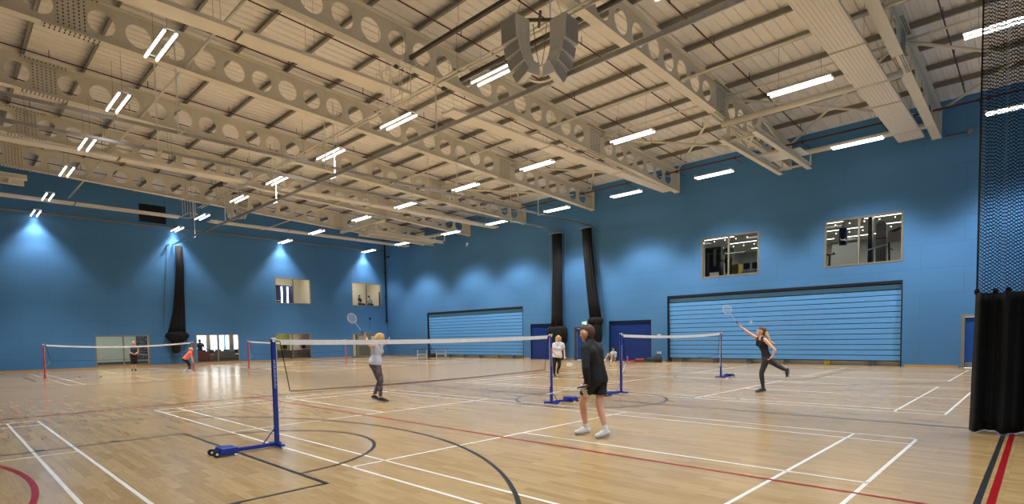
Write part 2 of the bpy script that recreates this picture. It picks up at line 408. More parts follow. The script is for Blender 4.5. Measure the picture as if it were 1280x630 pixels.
# double door in the left wall: grey frame, side light, two glazed leaves
a, b, z0, z1 = LDOOR
fr = MB(); t = 0.09
fr.box(XL - 0.2, XL + 0.012, a, a + t, 0, z1); fr.box(XL - 0.2, XL + 0.012, b - t, b, 0, z1); fr.box(XL - 0.2, XL + 0.012, a + t, b - t, z1 - t, z1)
fr.box(XL - 0.2, XL + 0.012, a + 0.42, a + 0.51, 0, z1 - t)
d = struct(fr.build('door_1', M['frame'], bevel=0.004))
MB().box(XL - 0.06, XL - 0.05, a + t, a + 0.42, 0.1, z1 - t).build('side_light', M['glass'], d)
MB().box(XL - 0.1, XL - 0.03, a + t, a + 0.42, 0, 0.1).build('kick_panel', M['frame'], d)
for (p, q) in ((a + 0.51, a + 1.72), (a + 1.74, b - t)):
    lf = MB()
    lf.box(XL - 0.08, XL - 0.02, p, p + 0.12, 0, z1 - t); lf.box(XL - 0.08, XL - 0.02, q - 0.12, q, 0, z1 - t)
    for c, e in ((0, 0.16), (0.98, 1.08), (z1 - t - 0.12, z1 - t)): lf.box(XL - 0.08, XL - 0.02, p + 0.12, q - 0.12, c, e)
    leaf = lf.build('door_leaf', M['frame'], d)
    MB().box(XL - 0.055, XL - 0.045, p + 0.12, q - 0.12, 1.08, z1 - t - 0.12).build('pane', M['glass'], leaf)
    MB().box(XL - 0.055, XL - 0.045, p + 0.12, q - 0.12, 0.16, 0.98).build('lower_panel', M['sofa'], leaf)
    MB().tube((XL + 0.03, q - 0.06, 0.85), (XL + 0.03, q - 0.06, 1.2), 0.014).tube((XL - 0.02, q - 0.06, 0.87), (XL + 0.03, q - 0.06, 0.87), 0.008).tube((XL - 0.02, q - 0.06, 1.18), (XL + 0.03, q - 0.06, 1.18), 0.008).build('pull_handle', M['alu'], leaf)

# roller shutter doors in the back wall (dark blue, fine slats)
def roller(n, a, b, z1):
    fr = MB(); fr.box(a, b, YB, YB + 0.12, z1 - 0.05, z1); fr.box(a, a + 0.04, YB, YB + 0.12, 0, z1 - 0.05); fr.box(b - 0.04, b, YB, YB + 0.12, 0, z1 - 0.05)
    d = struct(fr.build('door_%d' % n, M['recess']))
    sl = MB(); h = 0.078; k = int((z1 - 0.05) / h)
    for i in range(k):
        z = i * h
        sl.prism([(YB + 0.09, z), (YB + 0.075, z + 0.012), (YB + 0.075, z + h - 0.020), (YB + 0.09, z + h - 0.008), (YB + 0.12, z + h - 0.008), (YB + 0.12, z)], a + 0.04, b - 0.04, 'x')
    sl.box(a + 0.04, b - 0.04, YB + 0.10, YB + 0.13, 0, z1 - 0.05)
    sl.build('shutter_curtain', M['navy'], d)
    MB().box(a + 0.04, b - 0.04, YB + 0.05, YB + 0.10, 0, 0.07).build('bottom_rail', M['navy'], d)
roller(2, *[SHU[0][i] for i in (0, 1, 3)]); roller(3, *[SHU[1][i] for i in (0, 1, 3)])
def leafdoor(n, a, b, z1, leaves, kick):
    fr = MB(); t = 0.1
    fr.box(a, a + t, YB - 0.012, YB + 0.15, 0, z1); fr.box(b - t, b, YB - 0.012, YB + 0.15, 0, z1); fr.box(a + t, b - t, YB - 0.012, YB + 0.15, z1 - t, z1)
    d = struct(fr.build('door_%d' % n, M['dframe'] if not kick else M['frame'], bevel=0.004))
    w = (b - a - 2 * t) / leaves
    for i in range(leaves):
        p = a + t + i * w + 0.004; q = p + w - 0.008
        lf = MB().box(p, q, YB + 0.05, YB + 0.1, 0.01, z1 - t - 0.005).build('door_leaf', M['blue_door'], d)
        if kick: MB().box(p + 0.02, q - 0.02, YB + 0.045, YB + 0.05, 0.02, 0.22).build('kick_plate', M['steelgrey'], lf)
        else: MB().box(p + 0.03, p + 0.09, YB + 0.044, YB + 0.05, 0.1, z1 - 0.2).build('edge_strip', M['steelgrey'], lf)
        MB().tube((q - 0.1, YB + 0.01, 1.0), (q - 0.1, YB + 0.01, 1.25), 0.012).tube((q - 0.1, YB + 0.01, 1.02), (q - 0.1, YB + 0.05, 1.02), 0.008).tube((q - 0.1, YB + 0.01, 1.23), (q - 0.1, YB + 0.05, 1.23), 0.008).build('pull_handle', M['alu'], lf)
leafdoor(4, -13.55, -11.75, 2.07, 2, False)
leafdoor(5, 5.55, 7.2, 2.10, 1, True)

# retractable bleachers folded flat into the back wall
def bleacher(a, b, label):
    t = thing('retractable_bleacher', label, 'bleachers', ((a + b) / 2, YB + 0.1, 0))
    w = (b - a) / 2
    f = MB(); f.box(-w, w, 0.40, 0.50, 0, 3.62); f.box(-w, w, -0.1, 0.4, 3.50, 3.62); f.box(-w, -w + 0.05, -0.1, 0.4, 0, 3.5); f.box(w - 0.05, w, -0.1, 0.4, 0, 3.5)
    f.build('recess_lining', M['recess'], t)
    n = 14; z0 = 0.24; h = (3.50 - z0) / n
    for i in range(n):
        s = MB(); z = z0 + i * h; y = 0.09 - 0.006 * i
        s.prism([(y, z), (y + 0.018, z), (y + 0.018, z + h - 0.036), (y + 0.004, z + h - 0.036), (y, z + h - 0.042)], -w + 0.06, w - 0.06, 'x')
        s.build('front_board', M['slat'], t)
    MB().prism([(0.115, z0), (0.15, z0), (0.15, 3.5), (0.115 - 0.006 * n, 3.5)], -w + 0.055, w - 0.055, 'x').build('backing_panel', M['recess'], t)  # dark sheet added behind the boards to put shade in the gaps
    k = MB(); k.box(-w + 0.06, w - 0.06, 0.1, 0.34, 0.20, 0.235)
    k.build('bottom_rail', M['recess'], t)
    m = int(2 * w / 1.75)
    for i in range(m):
        x = -w + 0.9 + i * 1.75
        MB().box(x - 0.12, x + 0.12, 0.03, 0.09, 0.08, 0.2).tube((x - 0.07, 0.01, 0.05), (x - 0.07, 0.06, 0.05), 0.05).tube((x + 0.07, 0.01, 0.05), (x + 0.07, 0.06, 0.05), 0.05).build('castor', M['yellow'] if i == 4 else M['dframe'], t)
    MB().box(-w + 0.06, w - 0.06, 0.28, 0.32, 0.0, 0.2).build('kick_board', M['white'], t)  # white strip imitates the floor's reflection in the bottom gap
bleacher(BLE[0][0], BLE[0][1], 'far pale blue slatted folded bleacher behind the table tennis table')
bleacher(BLE[1][0], BLE[1][1], 'nearer, larger looking pale blue slatted folded bleacher under the gym windows')

# ------------------------------------------------------------------ rooms behind the glass
def room(name, x0, x1, y0, y1, z0, z1, wm, fm, cm=None, open_side=None, t=0.08):
    mb = MB()
    if open_side != 'x1': mb.box(x1, x1 + t, y0, y1, z0, z1)
    if open_side != 'x0': mb.box(x0 - t, x0, y0, y1, z0, z1)
    if open_side != 'y0': mb.box(x0 - t, x1 + t, y0 - t, y0, z0, z1)
    if open_side != 'y1': mb.box(x0 - t, x1 + t, y1, y1 + t, z0, z1)
    w = struct(mb.build('wall_%s' % name, wm))
    struct(MB().box(x0 - t, x1 + t, y0 - t, y1 + t, z0 - 0.1, z0).build('floor_%s' % name, fm))
    struct(MB().box(x0 - t, x1 + t, y0 - t, y1 + t, z1, z1 + 0.1).build('ceiling_%s' % name, cm or wm))
    return w
XO = XL - 0.26
room('corridor', -41, XO, 1.6, 8.4, 0.02, 2.6, M['roomwhite'], M['carpet'], M['white'], 'x1')
struct(MB().box(-41, -40.97, 1.6, 8.4, 0.02, 0.2).build('baseboard_corridor', M['dframe']))
room('lounge', -37.3, XO, 8.56, 13.6, 0.02, 2.6, M['roomwhite'], M['carpet'], M['white'], 'x1')
room('office', -38.5, XO, 13.8, 20.3, 0.02, 2.6, M['cream'], M['carpet'], M['white'], 'x1')
room('lobby', -38.5, XO, 20.5, 24.9, 0.02, 2.6, M['cream'], M['carpet'], M['white'], 'x1')
room('studio', -38.6, XO, 13.8, 18.6, 3.9, 7.3, M['cream'], M['carpet'], M['cream'], 'x1')
room('gallery', -37.6, XO, 20.4, 24.9, 3.9, 7.3, M['cream'], M['carpet'], M['cream'], 'x1')
room('gym', -7.5, 6.0, YB + 0.26, 36, 4.0, 7.0, M['gymgrey'], M['carpet'], M['gymgrey'], 'y0')
def room_lamp(nm, label, loc, size, power, group=None, rot=0.0, mt='lamp'):
    t = thing(nm, label, 'light', loc, rot, group)
    MB().box(-size[0] / 2 - 0.02, size[0] / 2 + 0.02, -size[1] / 2 - 0.02, size[1] / 2 + 0.02, 0, 0.05).build('housing', M['white'], t)
    MB().box(-size[0] / 2, size[0] / 2, -size[1] / 2, size[1] / 2, -0.015, 0.0).build('diffuser', M[mt], t)
    if power:
        ld = bpy.data.lights.new('lamp_light', 'AREA'); ld.shape = 'RECTANGLE'; ld.size = size[0]; ld.size_y = size[1]; ld.energy = power; ld.color = (1, 0.96, 0.9)
        lo = bpy.data.objects.new('lamp_light', ld); col.objects.link(lo); lo.parent = t; lo.location = (0, 0, -0.02)
room_lamp('ceiling_panel_light', 'large lit ceiling panel of the white corridor behind the red net', (-38.3, 5.0, 2.54), (4.2, 5.4), 40, mt='softlamp')  # unseen glowing panels, added to brighten the rooms behind glass
room_lamp('ceiling_panel_light', 'long lit ceiling panel of the lounge behind the daylit window', (-36.1, 11, 2.54), (1.6, 3.2), 70, mt='softlamp')
room_lamp('ceiling_panel_light', 'square lit ceiling panel of the office with the olive board', (-36.8, 16.4, 2.54), (1.0, 1.0), 60)
room_lamp('ceiling_panel_light', 'square lit ceiling panel inside the grey framed double door', (-36.8, 22.6, 2.54), (1.0, 1.0), 45)
room_lamp('ceiling_panel_light', 'square lit ceiling panel of the upper room with the blue drape', (-36.4, 16.6, 7.24), (1.0, 1.0), 70)
room_lamp('ceiling_panel_light', 'square lit ceiling panel of the upper gallery where two people sit', (-36.0, 22.6, 7.24), (1.0, 1.0), 60)
gi = 0
for j, y in enumerate((27.9, 30.3, 33.2)):
    for i, x in enumerate((-5.6, -2.6, -0.2, 2.4)):
        room_lamp('gym_strip_light', 'lit white strip on the gym ceiling, %s row behind the glass, %s from the left' % (ORD[j], ORD[i]), (x + 0.35 * j, y, 6.93), (1.7, 0.10), 26, 'strip lights on the gym ceiling', 0, 'gymlamp')
for j, y in enumerate((29.0, 31.8)):
    mb = MB()
    for i in range(20):
        x = -7.0 + i * 0.64; mb.tube((x, y, 6.96), (x, y, 7.0), 0.026, n=8)
    tag(mb.build('spotlight_rail', M['gymlamp']), 'row of tiny round spotlights on the gym ceiling, %s row behind the glass' % ORD[j], 'spotlights', 'rows of small spots on the gym ceiling')

# lounge: outer windows, columns, sofas, tables
def lounge():
    # bright outdoor windows in the outer wall of the lounge: panes of frosted glass lit by the sky
    w = bpy.data.objects['wall_lounge']; bpy.data.objects.remove(w)
    mb = MB(); t = 0.08; x0 = -37.3
    mb.box(x0 - t, XO, 8.48, 8.56, 0.02, 2.6); mb.box(x0 - t, XO, 13.6, 13.68, 0.02, 2.6)
    ops = [(9.99, 10.69), (10.92, 11.46), (11.54, 12.31), (12.58, 12.96)]
    wall_cells(mb, 'x', x0 - t, x0, 8.56, 13.6, 0.02, 2.6, [(a, b, 0.55, 2.45) for a, b in ops])
    struct(mb.build('wall_lounge', M['sofa']))
    for i, (a, b) in enumerate(ops):
        wn[0] += 1
        fr = MB()
        fr.box(x0 - 0.06, x0 - 0.02, a, a + 0.04, 0.55, 2.45); fr.box(x0 - 0.06, x0 - 0.02, b - 0.04, b, 0.55, 2.45); fr.box(x0 - 0.06, x0 - 0.02, a, b, 0.55, 0.6); fr.box(x0 - 0.06, x0 - 0.02, a, b, 2.4, 2.45)
        if i == 2: fr.box(x0 - 0.06, x0 - 0.02, a, b, 1.05, 1.10); fr.box(x0 - 0.06, x0 - 0.02, b - 0.4, b - 0.3, 0.6, 2.4)
        o = struct(fr.build('window_%d' % wn[0], M['white'] if i != 2 else M['slat']))
        MB().box(x0 - 0.045, x0 - 0.04, a + 0.04, b - 0.04, 0.6, 2.4).build('pane', M['glass'], o)
lounge()
def sofa(loc, w, label, mt, rz=0, arms=True):
    t = thing('sofa', label, 'sofa', loc, rz, None)
    MB().box(-w / 2, w / 2, -0.38, 0.38, 0.12, 0.42).build('seat', M[mt], t, bevel=0.03)
    MB().box(-w / 2, w / 2, 0.28, 0.45, 0.3, 0.86).build('backrest', M[mt], t, bevel=0.03)
    for s in (-1, 1): MB().box(s * w / 2 - 0.08, s * w / 2 + 0.08, -0.38, 0.42, 0.12, 0.62).build('arm', M[mt], t, bevel=0.03)
    for sx in (-1, 1):
        for sy in (-1, 1): MB().tube((sx * (w / 2 - 0.1), sy * 0.3, 0), (sx * (w / 2 - 0.1), sy * 0.3, 0.13), 0.02).build('leg', M['dframe'], t)
# backrests face the hall window (the seat faces outdoors)
sofa((-35.6, 11.2, 0.02), 1.45, 'long taupe sofa turned away from the daylit window', 'sofa', -PI / 2)
sofa((-35.45, 9.75, 0.02), 0.75, 'low dark red armchair left of the long taupe sofa', 'rednylon', -PI / 2)
def cafe_chair(loc, rz, label):
    t = thing('cafe_chair', label, 'chair', loc, rz, 'dark chairs in the lounge')
    MB().box(-0.22, 0.22, -0.22, 0.22, 0.42, 0.47).build('seat', M['darkfab'], t, bevel=0.01)
    MB().box(-0.21, 0.21, 0.2, 0.24, 0.6, 0.95).box(-0.2, -0.16, 0.2, 0.23, 0.45, 0.62).box(0.16, 0.2, 0.2, 0.23, 0.45, 0.62).build('backrest', M['darkfab'], t, bevel=0.01)
    for sx in (-1, 1):
        for sy in (-1, 1): MB().tube((sx * 0.2, sy * 0.2, 0), (sx * 0.18, sy * 0.18, 0.43), 0.014).build('leg', M['black'], t)
    return t
for i, (y, lb) in enumerate(((9.5, 'left end'), (10.2, 'second from the left'), (10.75, 'third from the left'), (11.3, 'fourth from the left'), (11.85, 'fifth from the left'), (12.55, 'right end'))):
    cafe_chair((-36.95 + 0.05 * (i % 2), y, 0.02), -PI / 2 + 0.2 * (i % 3 - 1), 'dark chair in the lounge row beyond the sofa, %s' % lb)
tt = thing('side_table', 'small black side table right of the long taupe sofa', 'table', (-35.6, 12.4, 0.02))
MB().box(-0.25, 0.25, -0.25, 0.25, 0.5, 0.54).build('tabletop', M['black'], tt)
for sx in (-1, 1):
    for sy in (-1, 1): MB().box(sx * 0.22 - 0.02, sx * 0.22 + 0.02, sy * 0.22 - 0.02, sy * 0.22 + 0.02, 0, 0.5).build('leg', M['black'], tt)

# corridor poster board
t = thing('poster_board', 'tall black noticeboard covered with small pink and white print, in a white frame', 'poster', (-40.93, 7.35, -0.12))
MB().box(-0.03, 0.0, -0.36, 0.34, 0.45, 2.25).build('board', M['black'], t)
fr = MB(); fr.box(-0.03, 0.05, 0.36, 0.46, 0.15, 2.4); fr.box(-0.03, 0.02, -0.39, 0.36, 2.25, 2.32); fr.build('frame', M['white'], t)
mb = MB()
for i in range(15):
    z = 0.55 + i * 0.11; y = -0.32
    while y < 0.27:
        w = random.uniform(0.03, 0.12); mb.box(0.0, 0.004, y, min(y + w, 0.32), z, z + random.uniform(0.03, 0.06), random.choice((0, 0, 1))); y += w + random.uniform(0.03, 0.07)
mb.build('print', [M['shirt_lilac'], M['pinkb']], t)

# office furniture
t = thing('notice_board', 'olive green board on the cream office wall', 'board', (-38.47, 16.85, 0))
MB().box(-0.02, 0.02, -0.62, 0.62, 0.8, 2.12).build('panel', M['olive'], t)
fr = MB()
for a, b, c, d in ((-0.66, 0.66, 0.76, 0.8), (-0.66, 0.66, 2.12, 2.16), (-0.66, -0.62, 0.76, 2.16), (0.62, 0.66, 0.76, 2.16)): fr.box(-0.02, 0.03, a, b, c, d)
fr.build('frame', M['wood'], t)
t = thing('tall_cabinet', 'dusty pink upright cabinet by the cream office wall', 'cabinet', (-38.2, 18.7, 0.02))
MB().box(-0.25, 0.2, -0.35, 0.35, 0, 2.1).build('body', M['pinkb'], t, bevel=0.01)
for s in (-1, 1):
    dd = MB().box(0.2, 0.22, min(0.005 * s, 0.34 * s), max(0.005 * s, 0.34 * s), 0.08, 2.06).build('door', M['pinkb'], t)
    MB().box(0.22, 0.24, s * 0.05 - 0.008, s * 0.05 + 0.008, 1.0, 1.15).build('handle', M['alu'], dd)
for y, lb in ((15.75, 'left'), (17.3, 'right')):
    t = thing('office_desk', 'grey desk pushed under the %s half of the office window' % lb, 'desk', (-35.6, y, 0.02))
    MB().box(-0.35, 0.35, -0.62, 0.62, 0.72, 0.75).build('desktop', M['dframe'], t)
    for s in (-1, 1): MB().box(-0.33, 0.33, s * 0.6 - 0.02, s * 0.6 + 0.02, 0, 0.72).build('side_panel', M['sofa'], t)
    MB().box(0.30, 0.33, -0.58, 0.58, 0.15, 0.72).build('modesty_panel', M['sofa'], t)
    m = thing('monitor', 'dark computer monitor on the %s office desk' % lb, 'monitor', (-35.65, y + 0.1, 0.77), 0.5)
    MB().box(-0.02, 0.02, -0.27, 0.27, 0.14, 0.46).build('screen', M['black'], m, bevel=0.005)
    MB().box(-0.02, 0.02, -0.03, 0.03, 0.01, 0.15).box(-0.1, 0.1, -0.12, 0.12, 0, 0.015).build('stand', M['dframe'], m)

# upper room: deep blue drape, two tubes for glass reflections, barre rail
pts = []; n = 60
mb = MB(); vs = []; fs = []
for i in range(n + 1):
    y = 15.35 + 1.7 * i / n; x = -36.4 + 0.05 * math.sin(i * 1.3)
    vs += [(x, y, 3.95), (x, y, 6.0), (x - 0.02, y, 3.95), (x - 0.02, y, 6.0)]
for i in range(n):
    fs += [(4 * i, 4 * i + 4, 4 * i + 5, 4 * i + 1), (4 * i + 2, 4 * i + 3, 4 * i + 7, 4 * i + 6), (4 * i + 1, 4 * i + 5, 4 * i + 7, 4 * i + 3)]
mb.add(vs, fs)
tag(mb.build('blue_drape', M['curtain_blue'], smooth=True), 'deep blue pleated drape in the left half of the upper window', 'curtain')
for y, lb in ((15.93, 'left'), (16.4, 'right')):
    t = thing('upright_tube_light', '%s of two bright upright tube lights before the blue drape' % lb, 'light', (-36.0, y, 3.9))  # added glowing tubes imitate hall lights reflected in the window glass
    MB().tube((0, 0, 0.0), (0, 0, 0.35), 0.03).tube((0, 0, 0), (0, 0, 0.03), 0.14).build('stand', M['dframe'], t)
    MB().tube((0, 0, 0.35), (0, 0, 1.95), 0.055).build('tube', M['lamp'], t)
t = thing('barre_rail', 'thin horizontal rail low in front of the blue drape', 'rail', (-35.6, 15.9, 3.9))
MB().tube((0, -0.7, 0.8), (0, 0.25, 0.8), 0.02).build('rail', M['steelgrey'], t)
for y in (-0.65, 0.2): MB().tube((0, y, 0), (0, y, 0.8), 0.02).build('post', M['steelgrey'], t)
tag(MB().box(-35.15, -35.08, 24.3, 24.5, 4.0, 5.75).build('door_panel', M['dframe']), 'narrow dark upright panel at the right end of the upper gallery', 'panel')

# gym machines seen through the upper back windows
def gym_tower(loc, label, w=0.40, h=2.53, mt='machineg', rz=0):
    t = thing('cable_tower', label, 'gym machine', loc, rz)
    mb = MB(); pr = []
    for i in range(13):
        a = PI * i / 12; pr.append((-w / 2 * math.cos(a), h - 0.2 + 0.2 * math.sin(a)))
    pr = [(-w / 2, 0.15)] + pr + [(w / 2, 0.15)]
    mb.prism(pr, -0.08, 0.08, 'y'); mb.build('shroud', M[mt], t, bevel=0.01)
    MB().box(-0.3, 0.3, -0.35, 0.35, 0, 0.12).build('base', M['machine'], t)
    MB().box(-w / 2 - 0.02, w / 2 + 0.02, -0.095, -0.08, h * 0.68, h * 0.70).box(-0.02, 0.0, -0.095, -0.08, 0.3, h * 0.5).box(0.1, 0.12, -0.095, -0.08, 0.3, h * 0.5).build('red_stripe', M['rednylon'], t)
    return t
gym_tower((2.42, 26.95, 4.0), 'tall pale grey round-topped machine tower with red stripes in the right gym window')
t = thing('weight_rack', 'black upright rack left of the pale machine tower', 'gym machine', (2.0, 27.0, 4.0))
MB().box(-0.08, 0.08, -0.2, 0.2, 0, 2.95).build('upright', M['machine'], t); MB().box(-0.5, 0.12, -0.35, 0.35, 0, 0.5).build('base', M['machine'], t, bevel=0.03)
MB().tube((-0.1, -0.3, 1.25), (0.8, -0.6, 1.4), 0.03).build('pull_bar', M['white'], t)
for i in range(3):
    t = thing('treadmill', 'black treadmill in the right gym window, %s from the right frame' % ORD[2 - i], 'treadmill', (3.25 + i * 0.3, 27.0 + i * 1.75, 4.0), 0.0)
    MB().box(-0.38, 0.38, -0.8, 0.8, 0.05, 0.22).build('deck', M['machine'], t, bevel=0.02)
    for s in (-1, 1): MB().bar((s * 0.38, -0.7, 0.2), (s * 0.38, -0.95, 1.5), 0.07, 0.07).tube((s * 0.38, -0.9, 1.2), (s * 0.36, -0.2, 1.15), 0.025).build('upright', M['machine'], t)
    MB().box(-0.42, 0.42, -1.02, -0.9, 1.4, 1.85).build('console', M['machineg'] if i == 0 else M['machine'], t, bevel=0.02)
    MB().bar((-0.4, -0.8, 1.85), (0.4, -0.8, 2.15), 0.05, 0.1).build('upper_arm', M['machine'], t)
t = thing('punch_bag', 'blue and black punch bag hung high in the right gym window', 'punch bag', (0.85, 27.0, 6.15))
MB().tube((0, 0, -0.42), (0, 0, 0.28), 0.17, n=20).build('bag', M['curtain_blue'], t); MB().tube((0, 0, -0.5), (0, 0, -0.35), 0.175, n=20).tube((0.0, 0, -0.15), (0, 0, -0.1), 0.178, n=20).build('black_band', M['machine'], t)
MB().tube((0, 0, 0.28), (0, 0, 0.87), 0.012).build('chain', M['black'], t)
t = thing('projector_screen', 'plain pale grey screen panel in the lower left of the right gym window', 'screen', (0.3, 29.7, 4.0))
MB().box(-0.58, 0.58, -0.03, 0.03, 0.8, 2.1).build('screen', M['gymgrey'], t); MB().box(-0.62, 0.62, -0.05, 0.05, 2.1, 2.18).build('casing', M['machine'], t)
for s in (-1, 1): MB().box(s * 0.5 - 0.03, s * 0.5 + 0.03, -0.03, 0.03, 0, 0.8).build('leg', M['machine'], t)
t = thing('spin_bike', 'dark exercise bike in the lower left corner of the right gym window', 'exercise bike', (0.5, 25.8, 4.0))
MB().tube((0, -0.5, 0.25), (0, 0.5, 0.25), 0.03).tube((-0.25, -0.5, 0.04), (0.25, -0.5, 0.04), 0.04).tube((-0.25, 0.5, 0.04), (0.25, 0.5, 0.04), 0.04).tube((0, -0.3, 0.2), (0, -0.4, 1.05), 0.04).tube((0, 0.3, 0.2), (0, 0.35, 1.15), 0.04).build('frame', M['machine'], t)
MB().tube((-0.03, 0.3, 0.35), (0.03, 0.3, 0.35), 0.25, n=24).build('flywheel', M['machineg'], t); MB().box(-0.12, 0.12, -0.52, -0.28, 1.03, 1.12).build('saddle', M['black'], t, bevel=0.02)
MB().tube((-0.22, 0.35, 1.15), (0.22, 0.35, 1.15), 0.025).tube((-0.22, 0.35, 1.15), (-0.22, 0.1, 1.2), 0.025).tube((0.22, 0.35, 1.15), (0.22, 0.1, 1.2), 0.025).build('handlebar', M['black'], t)
t = thing('multi_gym', 'large dark chest press machine in the left gym window', 'gym machine', (-5.3, 26.6, 4.0))
MB().box(-0.42, 0.42, -0.3, 0.3, 0, 0.3).box(-0.45, -0.33, -0.2, 0.2, 0.3, 2.05).box(0.33, 0.45, -0.2, 0.2, 0.3, 2.05).box(-0.45, 0.45, -0.2, 0.2, 1.95, 2.25).build('frame', M['machine'], t, bevel=0.03)
MB().box(-0.3, 0.3, -0.1, 0.25, 0.9, 1.95).build('weight_shroud', M['machine'], t, bevel=0.08)
MB().box(-0.28, -0.16, -0.32, -0.2, 0.6, 1.9).build('pad', M['wood'], t, bevel=0.02); MB().box(0.1, 0.2, -0.34, -0.2, 1.2, 2.1).build('cable_guide', M['machineg'], t)
MB().tube((0.3, -0.2, 1.55), (0.75, -0.5, 1.4), 0.03).tube((0.75, -0.5, 1.4), (0.95, -0.5, 1.15), 0.03).build('lever', M['machine'], t)
t = thing('plyo_box', 'mustard yellow padded box beside the dark chest press', 'box', (-4.35, 27.1, 4.0))
MB().box(-0.3, 0.3, -0.3, 0.3, 0.03, 1.25).build('block', M['yellow'], t, bevel=0.03); MB().box(-0.3, 0.3, -0.3, 0.3, 0, 0.03).build('base', M['black'], t)
t = thing('equipment_shelf', 'low shelf with dark monitors at the right of the left gym window', 'shelf', (-3.2, 26.4, 4.0))
MB().box(-0.45, 0.45, -0.2, 0.2, 0.7, 0.75).box(-0.45, -0.4, -0.2, 0.2, 0, 0.7).box(0.4, 0.45, -0.2, 0.2, 0, 0.7).build('frame', M['steelgrey'], t)
for i, x in enumerate((-3.42, -2.98)):
    m = thing('monitor', '%s dark monitor on the gym shelf' % ('left', 'right')[i], 'monitor', (x, 26.3, 4.76))
    MB().box(-0.16, 0.16, -0.02, 0.02, 0.1, 0.42).build('screen', M['black'], m); MB().box(-0.02, 0.02, -0.02, 0.02, 0, 0.1).box(-0.1, 0.1, -0.06, 0.06, 0, 0.012).build('stand', M['dframe'], m)
# ------------------------------------------------------------------ cellular roof beams
BX = [4.65, -0.90, -6.50, -12.05, -17.65, -23.26, -28.87]
def zc(y): return 9.70 + SL * (YB - y)
def shear(mb, x0=0.0): mb.v = [(x, y, z + zc(y)) for (x, y, z) in mb.v]
HOLES = [0.42 + 0.915 * k for k in range(18)] + [18.15 + 0.915 * k for k in range(7)] + [-1.0 - 0.915 * k for k in range(8)]
HOLES.sort()
def web_mesh():
    mb = MB(); hh = 0.54; n = 32; r = 0.335; hw = 0.4; t = 0.008
    edges = [-8.9]
    for y in HOLES:
        edges.append((y - hw, y + hw))
    prev = -8.9
    for y in HOLES + [None]:
        a = (y - hw) if y is not None else 24.62
        if a > prev + 1e-4: mb.box(-t, t, prev, a, -hh, hh)
        if y is None: break
        vs = []; fs = []
        for sx in (-t, t):
            for i in range(n):
                th = 2 * PI * i / n; c, s = math.cos(th), math.sin(th)
                vs.append((sx, y + r * c, r * s))
            for i in range(n):
                th = 2 * PI * i / n; c, s = math.cos(th), math.sin(th)
                q = min(hw / abs(c) if abs(c) > 1e-6 else 1e9, hh / abs(s) if abs(s) > 1e-6 else 1e9)
                # push the corner rays out so that the outline stays a rectangle
                vs.append((sx, y + q * c, q * s))
            corners = [(sx, y + hw, hh), (sx, y - hw, hh), (sx, y - hw, -hh), (sx, y + hw, -hh)]
            vs += corners
        m = 2 * n + 4
        ca = [math.degrees(math.atan2(hh, hw)), 180 - math.degrees(math.atan2(hh, hw)), 180 + math.degrees(math.atan2(hh, hw)), 360 - math.degrees(math.atan2(hh, hw))]
        for side in (0, 1):
            o = side * m
            for i in range(n):
                j = (i + 1) % n; a0 = 360 * i / n; a1 = 360 * (i + 1) / n
                face = [o + i, o + n + i]
                for k, cc in enumerate(ca):
                    if a0 < cc < a1 - 1e-9: face.append(o + 2 * n + k)
                face += [o + n + j, o + j]
                fs.append(tuple(face))
        for i in range(n): fs.append((i, (i + 1) % n, m + (i + 1) % n, m + i))
        mb.add(vs, fs); prev = y + hw
    return mb
proto = None
bl = ['second steel beam from the right, directly left of the wide ribbed ceiling panel'] * 0
BLAB = ['rightmost perforated cream roof beam, beside the near ribbed ceiling panel', 'perforated cream roof beam that carries the nearest folded basketball frame',
        'perforated cream roof beam just right of the long flat ceiling panel, behind the speaker cluster', 'perforated cream roof beam ending above the two black hanging dividers',
        'perforated cream roof beam, fourth from the left wall', 'perforated cream roof beam, third from the left wall', 'perforated cream roof beam, second from the left wall and lowest in the picture']
BLAB[4] = 'perforated cream roof beam, third from the left wall'; BLAB[5] = 'perforated cream roof beam, second from the left wall'; BLAB[6] = 'perforated cream roof beam nearest the left wall'
for i, bx in enumerate(BX):
    if i == 0:
        t = thing('cellular_beam', BLAB[0], 'roof beam', (bx, 0, 0), 0, 'cellular roof beams')
        w = web_mesh(); shear(w); w.build('web', M['steel'], t)
        for nm, z in (('bottom_flange', -0.555), ('top_flange', 0.555)):
            f = MB(); f.box(-0.15, 0.15, -8.9, 24.62, z - 0.015, z + 0.015); shear(f); f.build(nm, M['steel'], t)
        e = MB(); e.box(-0.16, 0.16, 24.62, 24.66, -0.60, 0.60); e.v = [(x, y, z + zc(24.66)) for x, y, z in e.v]; e.build('end_plate', M['steel'], t)
        for ys in (17.1, -0.28):
            s = MB()
            for sx in (-1, 1):
                s.box(sx * 0.008, sx * 0.03, ys - 0.36, ys + 0.36, -0.46, 0.46)
                for r_ in range(9):
                    for c_ in range(6):
                        y = ys - 0.30 + c_ * 0.12; z = -0.40 + r_ * 0.10
                        s.tube((sx * 0.03, y, z), (sx * 0.048, y, z), 0.02, n=6, k=1)
            for c_ in range(12):
                for sx in (-0.11, -0.06, 0.06, 0.11):
                    y = ys - 0.6 + c_ * 0.11; s.tube((sx, y, -0.59), (sx, y, -0.605), 0.018, n=6, k=1); s.tube((sx, y, 0.54), (sx, y, 0.52), 0.018, n=6, k=1)
            s.box(-0.14, 0.14, ys - 0.66, ys + 0.66, -0.59, -0.57)
            shear(s); s.build('splice_plate', [M['steel'], M['bolt']], t)
        proto = t
    else:
        c = copy_tree(proto); c.location = (bx, 0, 0); c['label'] = BLAB[i]
